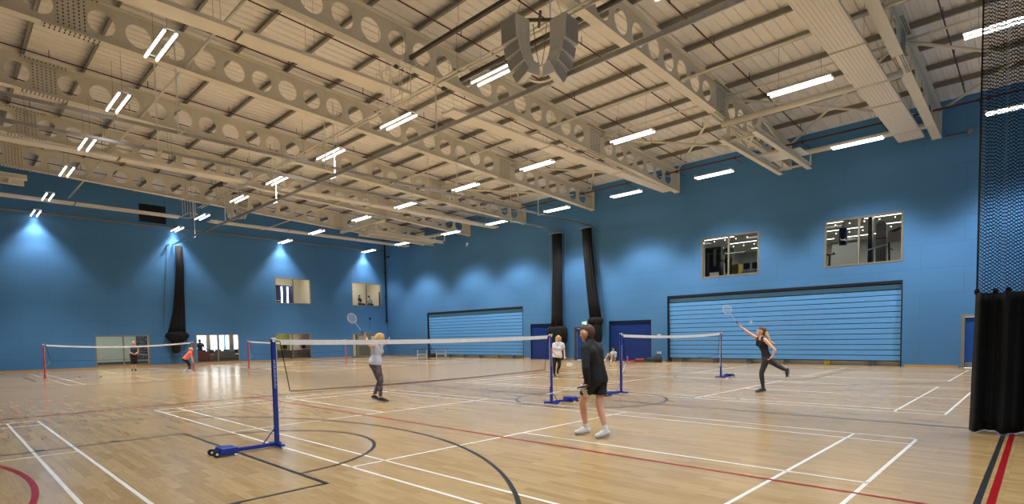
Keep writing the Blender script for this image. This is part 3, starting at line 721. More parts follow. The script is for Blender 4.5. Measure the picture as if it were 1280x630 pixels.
# ------------------------------------------------------------------ purlins, ties, bracing, sprinkler pipes
PY = [22.8 - 1.685 * k for k in range(19)]
pp = None
for k, y in enumerate(PY):
    lb = 'dark grey roof purlin, %s from the back wall' % ORD[k]
    if pp is None:
        m = MB(); a, b = XL + 0.02, XR - 0.02
        m.box(a, b, -0.004, 0.004, -0.195, -0.012); m.box(a, b, -0.004, 0.075, -0.012, -0.004); m.box(a, b, -0.075, 0.004, -0.203, -0.195)
        m.box(a, b, -0.079, -0.071, -0.195, -0.175); m.box(a, b, 0.067, 0.075, -0.036, -0.012)
        pp = m.build('purlin', M['purlin']); o = pp
    else: o = pp.copy(); col.objects.link(o)
    o.location = (0, y, roof(y)); tag(o, lb, 'purlin', 'roof purlins')
for y, lb in ((13.8, 'far'), (2.55, 'near')):
    m = MB()
    for a, b in zip([XL + 0.05] + sorted(BX), sorted(BX) + [XR - 0.05]): m.tube((a + 0.02, y, zc(y) - 0.46), (b - 0.02, y, zc(y) - 0.46), 0.04, n=8)
    tag(m.build('tie_bar', M['steel'], smooth=True), 'long slim cream tie bar crossing under the roof beams, %s one' % lb, 'tie bar')
xs = sorted(BX) + [XR - 0.1]
for i in range(1, len(xs) - 1):
    a, b = xs[i], xs[i + 1]
    for (p, q, w) in (((a + 0.12, 24.3), (b - 0.12, 17.6), 'back wall'), ((a + 0.12, 17.6), (b - 0.12, 24.3), 'beam splice')):
        m = MB(); A = (p[0], p[1], zc(p[1]) + (0.34 if w[0:2] == 'ba' else 0.22)); B = (q[0], q[1], zc(q[1]) + (0.34 if w[0:2] == 'ba' else 0.22))
        m.tube(A, B, 0.05, n=10)
        tag(m.build('roof_brace', M['steel'], smooth=True), 'cream diagonal brace, %s roof bay from the left, left end at the %s' % (ORD[i + 1], w), 'brace', 'diagonal roof braces')
    m = MB(); m.tube((a + 0.02, 17.55, zc(17.55) + 0.3), (b - 0.02, 17.55, zc(17.55) + 0.3), 0.04, n=8)
    tag(m.build('roof_strut', M['steel'], smooth=True), 'straight cream strut between beams in the %s roof bay from the left' % ORD[i + 1], 'strut', 'straight roof struts')
PX = [5.6 + 2.78, 5.6, 2.85, 0.12, -2.95, -5.45, -8.6, -11.2, -14.2, -16.9, -19.8, -22.6, -25.4, -28.2, -31.0]
sh = None
for i, x in enumerate(PX):
    t = thing('sprinkler_pipe', 'thin dark red sprinkler pipe under the roof, %s from the right' % ORD[i], 'pipe', (x, 0, 0), 0, 'sprinkler pipes')
    z = lambda y: roof(y, -0.36)
    MB().tube((0, -8.5, z(-8.5)), (0, 23.64, z(23.64)), 0.021, n=8).build('pipe', M['red_pipe'], t, smooth=True)
    y = 23.0
    while y > -8:
        if sh is None:
            sh = MB().tube((0, 0, -0.02), (0, 0, 0.24), 0.012, n=6).ball((0, 0, 0), 0.03, seg=8, rings=4).build('sprinkler_head', M['red_pipe'], t); h = sh
        else: h = sh.copy(); col.objects.link(h); h.parent = t
        h.location = (0, y, z(y)); y -= 2.9
t = thing('sprinkler_main', 'dark red sprinkler main running along the top of the back wall', 'pipe', (0, 23.64, 9.93))
MB().tube((XL + 0.1, 0, 0), (XR - 0.1, 0, 0), 0.035, n=10).build('pipe', M['red_pipe'], t, smooth=True)
m = MB()
for x in range(-33, 10, 3): m.box(x - 0.015, x + 0.015, 0.0, 1.04, -0.05, -0.035).box(x - 0.05, x + 0.05, -0.05, 0.05, -0.05, 0.05)
m.build_each('bracket', M['red_pipe'], t)
t = thing('drain_pipe', 'dark pipe running down the far corner between the two blue walls', 'pipe', (XL + 0.1, YB - 0.12, 0))
MB().tube((0, 0, 3.2), (0, 0, 10.0), 0.05, n=12).build('pipe', M['black'], t, smooth=True)
m = MB()
for z in (3.15, 5.2, 7.4, 8.6): m.tube((0, 0, z), (0, 0, z + 0.12), 0.075, n=12)
m.build_each('collar', M['black'], t)
MB().tube((0, 0, 8.75), (0.6, 0, 8.75), 0.05, n=10).ball((0.6, 0, 8.75), 0.075, seg=10, rings=6).ball((0.05, 0, 3.1), 0.09, seg=10, rings=6).build('elbow', M['black'], t)
t = thing('wall_pipe_stub', 'short dark pipe with a round end projecting from the back wall near the right beam', 'pipe', (4.9, YB - 0.1, 9.12))
MB().tube((0, 0, 0), (0.75, 0, 0), 0.025).tube((0.75, 0.1, 0), (0.75, 0, 0), 0.025).build('pipe', M['red_pipe'], t); MB().tube((0.8, -0.08, 0), (0.8, 0.09, 0), 0.09, n=16).tube((0.8, -0.1, 0), (0.8, -0.08, 0), 0.05, n=12).build('rosette', M['steelgrey'], t)
# vent grille high on the left wall
t = thing('vent_grille', 'dark square louvred vent high on the left blue wall', 'vent', (XL, 6.9, 10.0))
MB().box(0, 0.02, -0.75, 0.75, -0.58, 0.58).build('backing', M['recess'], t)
m = MB()
for i in range(12): m.box(0.02, 0.05, -0.72, 0.72, -0.55 + i * 0.095, -0.52 + i * 0.095)
for i in range(5): m.box(0.02, 0.06, -0.75 + i * 0.365, -0.71 + i * 0.365, -0.58, 0.58)
m.build('louvre', M['black'], t)

# ------------------------------------------------------------------ radiant heating panels
def radiant(x0, x1, ys, label, z=9.2, grooves=0):
    t = thing('radiant_ceiling_panel', label, 'heating panel', ((x0 + x1) / 2, 0, z), 0, 'long radiant ceiling panels'); w = (x1 - x0) / 2
    for a, b in zip(ys, ys[1:]):
        a += 0.03; b -= 0.03
        m = MB(); m.box(-w, w, a, b, 0, 0.05); m.box(-w, -w + 0.02, a, b, 0.05, 0.10); m.box(w - 0.02, w, a, b, 0.05, 0.10)
        for i in range(grooves):
            x = -w + (i + 0.5) * 2 * w / grooves; m.box(x - 0.006, x + 0.006, a, b, -0.006, 0, 1)
        m.box(-w, w, a, a + 0.03, -0.008, 0, 1); m.box(-w, w, b - 0.03, b, -0.008, 0, 1)
        m.build('panel_segment', [M['panel'], M['panelrib']], t)
    for y in ys[1:-1]: MB().box(-w + 0.04, w - 0.04, y - 0.035, y + 0.035, 0.02, 0.06).build('joint', M['dframe'], t)
    m = MB(); y = ys[0] + 0.5
    while y < ys[-1]:
        for s in (-1, 1): m.tube((s * (w - 0.05), y, 0.1), (s * (w - 0.05), y, roof(y) - z - 0.3), 0.004, n=4)
        y += 2.4
    m.build_each('hanger_wire', M['wire'], t)
FAR = [9.05, 14.2, 19.43, 24.4]; NEAR = [-8.3, -2.95, 2.28, 7.4]
for (a, b, nm) in ((3.43, 4.29, 'rightmost'), (-7.19, -6.60, 'second from the right'), (-20.4, -19.8, 'third from the right'), (-31.0, -30.4, 'nearest the left wall')):
    radiant(a, b, FAR, 'long flat white radiant ceiling panel reaching the back wall, %s' % nm, 9.2, 9 if a > 0 else 0)
    radiant(a, b, NEAR, 'long flat white radiant ceiling panel over the near half of the hall, %s' % nm)

# ------------------------------------------------------------------ hall lights
LX = [-33.58, -28.62, -22.78, -18.1, -13.03, -8.3, -3.5, 2.36, 7.15]
LY = [0.92, 8.05, 15.28, 22.45]
RN = ['row nearest the camera', 'second row from the camera', 'third row from the camera', 'row closest to the back wall']
lp = None
POWER = 540
def make_light():
    t = thing('twin_tube_light', '', 'light', (0, 0, 9.0), 0, 'hanging twin tube lights')
    for s in (-1, 1):
        h = MB().box(-0.9, 0.9, s * 0.13 - 0.035, s * 0.13 + 0.035, 0.02, 0.065).build('lamp_housing', M['white'], t, bevel=0.006)
        MB().tube((-0.88, s * 0.13, 0.0), (0.88, s * 0.13, 0.0), 0.03, n=10).build('lamp_tube', M['tube'], h, smooth=True)
    m = MB()
    for x in (-0.85, 0.85): m.box(x - 0.02, x + 0.02, -0.2, 0.2, 0.075, 0.1)
    m.build_each('cross_bracket', M['white'], t)
    m = MB()
    for x in (-0.6, 0.6): m.tube((x, 0, 0.1), (x, 0, 1.5), 0.004, n=4)
    m.build_each('hanger_wire', M['wire'], t)
    ld = bpy.data.lights.new('tube_light', 'SPOT'); ld.energy = POWER; ld.spot_size = math.radians(100); ld.spot_blend = 0.4; ld.shadow_soft_size = 0.18; ld.color = (0.98, 1.0, 1.03)
    for x in (-0.45, 0.45):     # the louvred reflector cuts the light off to a downward cone
        lo = bpy.data.objects.new('tube_light', ld); col.objects.link(lo); lo.parent = t; lo.location = (x, 0, -0.10); lo.scale = (1.0, 0.86, 1.0)
    la = bpy.data.lights.new('tube_light', 'AREA'); la.shape = 'RECTANGLE'; la.size = 1.75; la.size_y = 0.3; la.energy = 72; la.spread = math.radians(104); la.color = ld.color
    lo = bpy.data.objects.new('tube_light', la); col.objects.link(lo); lo.parent = t; lo.location = (0, 0, -0.05)
    return t
for j, y in enumerate(LY):
    for i, x in enumerate(LX):
        c = make_light() if lp is None else copy_tree(lp)
        if lp is None: lp = copy_tree(c)
        c.location = (x, y, 9.0)
        if i == 0:      # energy lowered in the column by the wall to tame its hot spots
            for lo in [o for o in c.children if o.type == 'LIGHT']:
                dim = lo.data.copy(); dim.energy *= 0.45; lo.data = dim
        c['label'] = 'hanging twin tube light, %s from left wall in the %s' % (ORD[i], RN[j])

for o in list(lp.children_recursive) + [lp]: bpy.data.objects.remove(o)
# ------------------------------------------------------------------ curtain tracks
def hanger_set(parent, pts, along, top):
    for (x, y) in pts:
        m = MB(); h = top(y)
        m.tube((x, y, 8.02), (x, y, h), 0.022, n=8)
        if along == 'x': m.tube((x - 0.32, y, 8.02), (x + 0.02, y, 8.02), 0.022, n=8)
        else: m.tube((x, y - 0.02, 8.02), (x, y + 0.5, 8.02), 0.022, n=8)
        m.build('drop_rod', M['white'], parent)
t = thing('curtain_track', 'long silver curtain track crossing the whole hall to the black divider on the left wall', 'curtain track')
MB().box(XL + 0.05, XR - 0.1, 7.93, 7.99, 8.06, 8.14).box(XL + 0.05, XR - 0.1, 7.94, 7.98, 8.03, 8.06).build('rail', M['alu'], t)
hanger_set(t, [(-1.45, 8.03), (-6.2, 8.03), (-12.7, 8.03), (-18.2, 8.03), (-24.8, 8.03), (-30.0, 8.03)], 'x', lambda y: zc(y) + 0.5)
for x, lb in ((-14.4, 'left'), (-12.1, 'right')):
    t = thing('curtain_track', 'silver curtain track running to the back wall, %s one of the close pair' % lb, 'curtain track')
    MB().box(x - 0.03, x + 0.03, -8.8, YB - 0.05, 8.17, 8.25).box(x - 0.02, x + 0.02, -8.8, YB - 0.05, 8.15, 8.17).build('rail', M['alu'], t)
    for y in ((-3.4, 2.3, 14.0, 19.9) if lb == 'left' else (-3.4, 2.3, 7.3, 13.9, 19.65)):
        m = MB(); m.tube((x + 0.05, y, 8.1), (x + 0.05, y, roof(y) - 0.3), 0.022, n=8); m.tube((x + 0.05, y, 8.1), (x + 0.5, y, 8.1), 0.02, n=8); m.build('drop_rod', M['white'], t)
t = thing('conduit_pair', 'pair of parallel pale steel conduits crossing the hall below the speaker clusters', 'conduit')
MB().tube((-30, 8.25, 9.82), (XR - 0.1, 8.25, 9.82), 0.03, n=8).tube((-30, 8.45, 9.84), (XR - 0.1, 8.45, 9.84), 0.03, n=8).build_each('tube', M['steel'], t, smooth=True)
m = MB()
for x in (-27, -22, -16, -10, -5.5, 0.5, 6):
    m.tube((x, 8.35, 9.85), (x, 8.35, roof(8.35) - 0.02), 0.006, n=4); m.box(x - 0.02, x + 0.02, 8.2, 8.5, 9.86, 9.89)
m.build_each('hanger', M['wire'], t)
for y, x0, x1, lb in ((7.3, -7.3, 9.8, 'upper'), (9.38, -7.5, 9.8, 'lower'), (7.9, -26.6, -23.9, 'far left')):
    t = thing('cable_rail', 'dark steel rail hung below the roof near the speakers, %s one' % lb, 'rail', (0, y, 10.25))
    MB().box(x0, x1, -0.05, 0.05, -0.05, 0.05).build('rail', M['tray'], t)
    m = MB(); x = x0 + 0.4
    while x < x1: m.tube((x, 0, 0.05), (x, 0, roof(y) - 10.25 - 0.02), 0.006, n=4); x += 2.7
    m.build_each('hanger_rod', M['wire'], t)

# suspended wire frame above the conduits, left of the main speaker cluster
for (cx, cy, lb) in ((-6.5, 6.75, 'left of the nearer speaker cluster'), (-27.4, 7.0, 'left of the farther speaker cluster')):
    t = thing('hanging_wire_frame', 'small hanging frame of thin pale rods %s' % lb, 'wire frame', (cx, cy, 8.75))
    m = MB()
    for x in (-0.45, 0.0, 0.45):
        for y in (-0.2, 0.2): m.tube((x, y, 0), (x, y, 0.95), 0.014, n=6)
    for y in (-0.25, 0.25): m.tube((-0.75, y, 0), (0.75, y, 0), 0.014, n=6).tube((-0.75, y, 0.95), (0.75, y, 0.95), 0.014, n=6)
    for x in (-0.75, 0.75): m.tube((x, -0.25, 0), (x, 0.25, 0), 0.014, n=6)
    m.build('rod', M['steel'], t)
    m = MB(); m.tube((-0.5, 0, 0.95), (-0.5, 0, 1.9), 0.006, n=4).tube((0.5, 0, 0.95), (0.5, 0, 1.9), 0.006, n=4); m.build_each('hanger', M['wire'], t)

# ------------------------------------------------------------------ speaker clusters
def speaker_cluster(loc, rz, label):
    t = thing('speaker_cluster', label, 'speakers', loc, rz, 'ceiling speaker clusters'); t.scale = (0.68, 0.68, 0.68)
    for s in (-1, 1):
        cabs = [((0.86, 0.66), 0.40, 0.86, 2), ((0.80, 0.02), 0.34, 0.40, 10), ((0.70, -0.36), 0.32, 0.38, 20), ((0.54, -0.72), 0.30, 0.38, 30)]
        for (cx, cz), hw, h, ang in cabs:
            a = math.radians(ang) * s; m = MB(); d = 0.40
            # trapezoid cabinet, grille on the outer face
            pts = [(-hw, -h / 2), (hw * 0.75, -h / 2 + 0.02), (hw * 0.75, h / 2 - 0.02), (-hw, h / 2)]
            if s > 0: pts = [(-p, q) for p, q in pts]
            def place(mb):
                yw = -s * 0.75; cw, sw = math.cos(yw), math.sin(yw)
                mb.v = [(x * cw - y * sw, x * sw + y * cw, z) for x, y, z in mb.v]
                mb.v = [(s * cx + x * math.cos(a) + z * math.sin(a), y, cz - x * math.sin(a) + z * math.cos(a)) for x, y, z in mb.v]
            m.prism([(-x, z) for x, z in pts] if False else pts, -d, d, 'y'); place(m)
            c = m.build('speaker_cabinet', M['speaker'], t, bevel=0.012)
            g = MB(); g.box(s * hw * 1.0 - 0.012, s * hw * 1.0 + 0.012, -d + 0.03, d - 0.03, -h / 2 + 0.03, h / 2 - 0.03)
            place(g); g.build('grille', M['grille'], c)
            f = MB(); f.box(-hw * 0.6, hw * 0.6, -d - 0.012, -d, -h / 2 + 0.04, h / 2 - 0.04); place(f); f.build('side_plate', M['speaker'], c)
        br = MB(); prev = None
        for i in range(9):
            b = math.radians(-10 + i * 12.5); p = (s * (1.0 * math.cos(b)), 0.30, 0.2 - 1.15 * math.sin(b) - 0.02)
            if prev: br.bar(prev, p, 0.03, 0.12, up=(0, 1, 0))
            prev = p
        br.build('curved_bracket', M['white'], t)
        w = MB(); w.prism([(s * 0.05, -1.15), (s * 0.52, -0.95), (s * 0.28, -0.55), (s * 0.05, -0.72)], -0.52, -0.46, 'y'); w.build('gusset', M['white'], t)
    MB().box(-1.0, 1.0, -0.06, 0.06, 1.08, 1.16).box(-0.05, 0.05, -0.5, 0.5, 1.1, 1.18).build('hanging_frame', M['tray'], t)
    m = MB()
    for x in (-0.9, 0.9):
        m.tube((x, 0, 1.1), (x * 0.7, 0, 1.85), 0.008, n=5)
    m.build_each('hanger', M['wire'], t)
    pts = [(-0.2, -0.1, 1.1)]
    c = MB(); pr = None
    for i in range(14):
        th = i / 13; p = (-0.25 + 0.5 * th, -0.15, 0.9 - 1.5 * math.sin(PI * th))
        if pr: c.tube(pr, p, 0.014, n=6)
        pr = p
    c.build('cable', M['cable'], t, smooth=True)
speaker_cluster((-1.32, 7.45, 8.64), 0.78, 'large grey cluster of curved stacked loudspeakers hanging near the top centre')
speaker_cluster((-26.2, 9.15, 9.38), 0.35, 'far grey loudspeaker cluster hanging towards the left wall')

# ------------------------------------------------------------------ folded basketball frames in the roof
def hoop_rig(cx, y0, y1, xa, xb, ya, yb, label):
    t = thing('folded_basketball_frame', label, 'basketball frame', (cx, 0, 0), 0, 'folded basketball frames')
    for y in (ya, yb):
        MB().tube((xa - cx, y, 9.28), (xb - cx, y, 9.28), 0.11, n=16).build('support_tube', M['steel'], t, smooth=True)
    for s in (-0.58, 0.58):
        m = MB(); m.box(s - 0.09, s + 0.09, y0, y1, 8.50, 8.53); m.box(s - 0.09, s + 0.09, y0, y1, 8.68, 8.71); m.box(s - 0.012, s + 0.012, y0, y1, 8.53, 8.68)
        m.build('rail', M['steel'], t)
    for y in (y0 + 0.6, (y0 + y1) / 2, y1 - 0.5):
        MB().bar((-0.58, y, 8.6), (0.58, y, 8.6), 0.08, 0.08).build('cross_bar', M['steel'], t)
    m = MB()
    for s in (-0.58, 0.58):
        m.bar((s, ya, 8.7), (s, ya, 9.2), 0.09, 0.09); m.bar((s, ya, 9.2), (s, ya + 2.4, 8.7), 0.06, 0.06)
        m.bar((s, yb, 8.7), (s, yb, 9.2), 0.06, 0.06)
    m.bar((-0.58, ya, 9.15), (0.58, ya + 1.8, 8.7), 0.06, 0.06); m.bar((0.58, ya, 9.15), (-0.58, ya + 1.8, 8.7), 0.06, 0.06)
    m.build_each('drop_strut', M['steel'], t)
    # backboard folded flat above the rails, ring below it
    b = MB().box(-0.9, 0.9, (y0 + y1) / 2 + 0.8, (y0 + y1) / 2 + 1.85, 8.78, 8.82).build('backboard', M['white'], t)
    r = MB(); yc = (y0 + y1) / 2 + 1.05
    for i in range(20):
        a, c = 2 * PI * i / 20, 2 * PI * (i + 1) / 20
        r.tube((0.225 * math.cos(a), yc, 9.05 + 0.225 * math.sin(a)), (0.225 * math.cos(c), yc, 9.05 + 0.225 * math.sin(c)), 0.01, n=6)
    r.build('ring', M['red_pipe'], b)
    MB().bar((-0.25, y0 + 0.3, 8.86), (-0.25, y1 - 1.2, 8.86), 0.06, 0.08).bar((0.25, y0 + 0.3, 8.86), (0.25, y1 - 1.2, 8.86), 0.06, 0.08).build_each('folding_arm', M['steel'], t)
hoop_rig(-0.10, 16.7, 23.0, -0.9, 4.65, 17.3, 23.15, 'nearest folded cream basketball frame hanging from the roof, over the right gym windows')
hoop_rig(-24.9, 16.7, 23.0, -28.87, -23.26, 17.3, 23.15, 'far folded cream basketball frame hanging in the distant roof corner')
hoop_rig(-23.9, -7.4, -0.35, -28.87, -23.26, -7.4, -1.5, 'folded cream basketball frame whose tip enters at the left edge of the picture')
# ------------------------------------------------------------------ divider curtains
def pleated(name, cx, cy, rx, ry, levels, n, amp, mt, parent, tilt=(0, 0), k=9, lx=None):
    """closed gathered bundle: levels = [(z, scale_x, scale_y)] from top to bottom; lx = sideways drift per level"""
    vs = []; fs = []
    for li, (z, sx, sy) in enumerate(levels):
        ox = lx[li] if lx else 0
        for i in range(n):
            a = 2 * PI * i / n; rr = 1 + amp * math.sin(k * a + 0.4 * li) + amp * 0.5 * math.sin((2 * k + 3) * a)
            px, py = rx * sx * rr * math.cos(a), ry * sy * rr * math.sin(a)
            if tilt == 'y': vs.append((cx + py, cy + px + ox, z))
            else: vs.append((cx + px + ox, cy + py, z))
    for li in range(len(levels) - 1):
        for i in range(n):
            fs.append((li * n + i, li * n + (i + 1) % n, (li + 1) * n + (i + 1) % n, (li + 1) * n + i))
    fs.append(tuple(range(n))); fs.append(tuple(range((len(levels) - 1) * n, len(levels) * n))[::-1])
    mb = MB(); mb.add(vs, fs); return mb.build(name, mt, parent, smooth=True)
# bundle on the left wall
t = thing('divider_curtain', 'black divider curtain gathered and tied up against the left wall', 'curtain', (0, 0, 0))
pleated('netting', XL + 0.36, 8.15, 0.20, 0.20, [(8.0, 1, 1), (6.5, 1.0, 1.05), (5.0, 1.25, 1.1), (3.6, 1.6, 1.15), (2.6, 2.1, 1.2), (2.2, 2.4, 1.2)], 72, 0.12, M['net_bundle'], t, 'y', lx=[0.1, 0.1, 0, -0.08, -0.2, -0.25])
pleated('tied_skirt', XL + 0.38, 7.9, 0.60, 0.33, [(2.28, 0.6, 0.7), (2.16, 1.0, 0.95), (1.95, 1.12, 1.0), (1.75, 0.9, 0.9), (1.55, 0.5, 0.6)], 90, 0.09, M['cloth_black'], t, 'y', k=17)
pleated('hanging_bag', XL + 0.36, 7.8, 0.27, 0.25, [(1.75, 0.9, 1), (1.4, 1.0, 1), (1.05, 0.95, 0.95), (0.88, 0.7, 0.7), (0.82, 0.3, 0.3)], 48, 0.03, M['net_bundle'], t, 'y')
MB().box(XL, XL + 0.5, 7.60, 7.66, 8.0, 8.05).bar((XL + 0.05, 7.63, 8.0), (XL + 0.12, 7.2, 2.6), 0.02, 0.02).build('wall_bracket', M['wire'], t)
# left of the pair on the back wall, hanging to the floor
t = thing('divider_curtain', 'long black divider curtain hanging to the floor behind the woman in white t-shirt', 'curtain', (0, 0, 0))
pleated('netting', -14.55, YB - 0.42, 0.32, 0.18, [(8.0, 1, 1), (6, 1.0, 1), (4, 1.15, 1.1), (2.9, 1.2, 1.1), (2.1, 1.3, 1.2)], 80, 0.12, M['net_bundle'], t, k=11, lx=[0.03, 0.03, -0.02, -0.05, -0.08])
pleated('canvas_skirt', -14.6, YB - 0.42, 0.72, 0.26, [(2.15, 0.85, 0.8), (2.0, 1.0, 1.1), (1.6, 1.02, 1.1), (1.2, 0.98, 1), (0.9, 0.7, 0.9), (0.25, 0.55, 0.8)], 110, 0.08, M['cloth_black'], t, k=19)
MB().box(-15.05, -13.95, YB - 0.62, YB - 0.2, 8.0, 8.04).tube((-15.1, YB - 0.42, 8.0), (-15.1, YB - 0.42, 4), 0.008, n=5).tube((-13.85, YB - 0.42, 8.0), (-13.9, YB - 0.42, 2.2), 0.008, n=5).build('draw_frame', M['alu'], t)
# right of the pair, tied up
t = thing('divider_curtain', 'black divider curtain on the back wall, tied up and ending in a rounded bag', 'curtain', (0, 0, 0))
pleated('netting', -12.2, YB - 0.42, 0.29, 0.18, [(8.0, 1, 1), (6.5, 1.0, 1), (5.0, 1.05, 1.05), (3.6, 1.15, 1.1), (2.5, 1.25, 1.2)], 80, 0.12, M['net_bundle'], t, k=11, lx=[0.0, 0.08, 0.25, 0.42, 0.58])
pleated('tied_skirt', -11.6, YB - 0.44, 0.48, 0.28, [(2.62, 0.7, 0.8), (2.5, 1.0, 1.05), (2.3, 1.0, 1.05), (2.15, 0.8, 0.8)], 90, 0.08, M['cloth_black'], t, k=17)
pleated('hanging_bag', -11.55, YB - 0.42, 0.36, 0.27, [(2.25, 1, 1), (1.8, 1.02, 1), (1.4, 1.0, 1), (1.15, 0.85, 0.85), (1.05, 0.45, 0.5)], 60, 0.03, M['net_bundle'], t)
MB().box(-12.7, -11.7, YB - 0.62, YB - 0.2, 8.0, 8.04).tube((-11.65, YB - 0.42, 8.0), (-11.1, YB - 0.42, 2.6), 0.008, n=5).build('draw_frame', M['alu'], t)
# the near divider at the right edge: cord netting above, black canvas below, drawn part way
def sheet(name, pts_fn, z0, z1, mt, parent, n=260, nz=1, close=False):
    vs = []; fs = []
    for i in range(n + 1):
        for j in range(nz + 1):
            z = z0 + (z1 - z0) * j / nz; x, y = pts_fn(i / n, z); vs.append((x, y, z))
    for i in range(n):
        for j in range(nz): a = i * (nz + 1) + j; fs.append((a, a + nz + 1, a + nz + 2, a + 1))
    mb = MB(); mb.add(vs, fs); return mb.build(name, mt, parent, smooth=True)
t = thing('divider_curtain', 'near black divider curtain at the right edge, open netting above solid canvas', 'curtain', (0, 0, 0))
def fold_net(u, z):
    x = 7.2 + 2.75 * u; return (x + 0.02 * math.sin(31 * u), 7.36 + 0.17 * math.sin(2 * PI * 9 * u + 3.9) + 0.07 * math.sin(2 * PI * 23 * u + 1) + 0.02 * math.sin(z * 1.3 + 20 * u))
def fold_canvas(u, z):
    g = 0.7 + 0.3 * (2.05 - z) / 2.05; x = 7.19 - 0.02 * (2.05 - z) + (2.76 + 0.02 * (2.05 - z)) * u
    return (x, 7.36 + g * (0.16 * math.sin(2 * PI * 8 * u + 3.9) + 0.07 * math.sin(2 * PI * 19 * u + 1.5)) + 0.015 * math.sin(5 * z + 30 * u))
sheet('netting', fold_net, 2.02, 8.0, M['net_black'], t, 300, 12)
c = sheet('canvas', fold_canvas, 0.015, 2.05, M['cloth_black'], t, 260, 14)
sd = c.modifiers.new('thickness', 'SOLIDIFY'); sd.thickness = 0.006
m = MB()
for i in range(16):
    u = i / 15; x, y = fold_net(u, 2.05); m.ball((x, y, 2.07), 0.035, seg=8, rings=6, sc=(1, 1, 1.4))
m.build('tie_knot', M['cloth_black'], t)
m = MB(); x, y = fold_net(0, 5)
m.tube((x, y, 2.0), (x - 0.01, y, 8.0), 0.012, n=6)
x2, y2 = fold_net(0.27, 5); m.tube((x2, y2, 2.0), (x2, y2, 8.0), 0.008, n=5)
m.build('edge_rope', M['black'], t)

# ------------------------------------------------------------------ badminton nets and posts
def net_post(x, y, side, colr, label, base=True):
    t = thing('badminton_post', label, 'net post', (x, y, 0), 0, None)
    p = MB().box(-0.022, 0.022, -0.03, 0.03, 0.05, 1.55).build('pole', M[colr], t, bevel=0.004)
    MB().box(-0.028, 0.028, -0.034, 0.034, 1.55, 1.575).tube((-0.03, 0, 1.53), (0.03, 0, 1.53), 0.02, n=12).build('cap', M['white'], p)
    MB().tube((-0.034, -side * 0.0, 0.4), (-0.034, 0, 1.53), 0.007, n=6).tube((0, -side * 0.036, 0.4), (0, -side * 0.036, 1.52), 0.006, n=6).build('cord', M['white'], p)
    m = MB()
    for z in (0.40, 0.72): m.box(-0.036, -0.022, -0.02, 0.02, z, z + 0.07)
    m.build('cleat', M['white'], p)
    if colr == 'post_blue':
        m = MB()
        for i in range(13):   # vertical white lettering, too small to read
            z = 1.24 - i * 0.032; 
            m.box(0.0222, 0.0235, -0.012, 0.012, z, z + 0.006); m.box(0.0222, 0.0235, -0.012, -0.006, z, z + 0.022)
            if i % 2: m.box(0.0222, 0.0235, 0.006, 0.012, z, z + 0.022)
        m.build('white_lettering', M['white'], p)
    if base:
        s = side
        MB().box(-0.03, 0.03, min(-s * 0.05, s * 0.62), max(-s * 0.05, s * 0.62), 0.025, 0.075).build('base_bar', M[colr], t, bevel=0.004)
        MB().box(-0.2, 0.2, -0.03, 0.03, 0.02, 0.06).build('foot_bar', M[colr], t, bevel=0.004)
        w = MB(); yy = sorted((s * 0.58, s * 0.82)); w.prism([(yy[0], 0.025), (yy[1], 0.025), (yy[1] - (0.04 if s > 0 else 0), 0.11), (yy[0] + (0.04 if s < 0 else 0), 0.11)], -0.13, 0.13, 'x')
        wb = w.build('weight_box', M[colr], t, bevel=0.008)
        for xx in (-0.10, 0.10):
            q = MB(); yc = s * 0.84; q.tube((xx - 0.02, yc, 0.046), (xx + 0.02, yc, 0.046), 0.045, n=20); wh = q.build('wheel', M['rubber'], wb, smooth=False)
            MB().tube((xx - 0.024, yc, 0.046), (xx + 0.024, yc, 0.046), 0.017, n=14).build('hub', M['white'], wh)
        m = MB()
        for xx in (-0.2, 0.2): m.tube((xx, 0, 0.0), (xx, 0, 0.03), 0.022, n=12)
        m.tube((0.17, s * 0.62, 0), (0.17, s * 0.62, 0.03), 0.022, n=12)
        m.build('rubber_foot', M['white'], t)
        MB().bar((0, s * 0.2, 0.07), (0, s * 0.02, 0.28), 0.012, 0.012).build('stay', M[colr], t)
    else:
        MB().box(-0.05, 0.05, -0.06, 0.06, 0.0, 0.05).build('base_plate', M[colr], t, bevel=0.006)
    return t
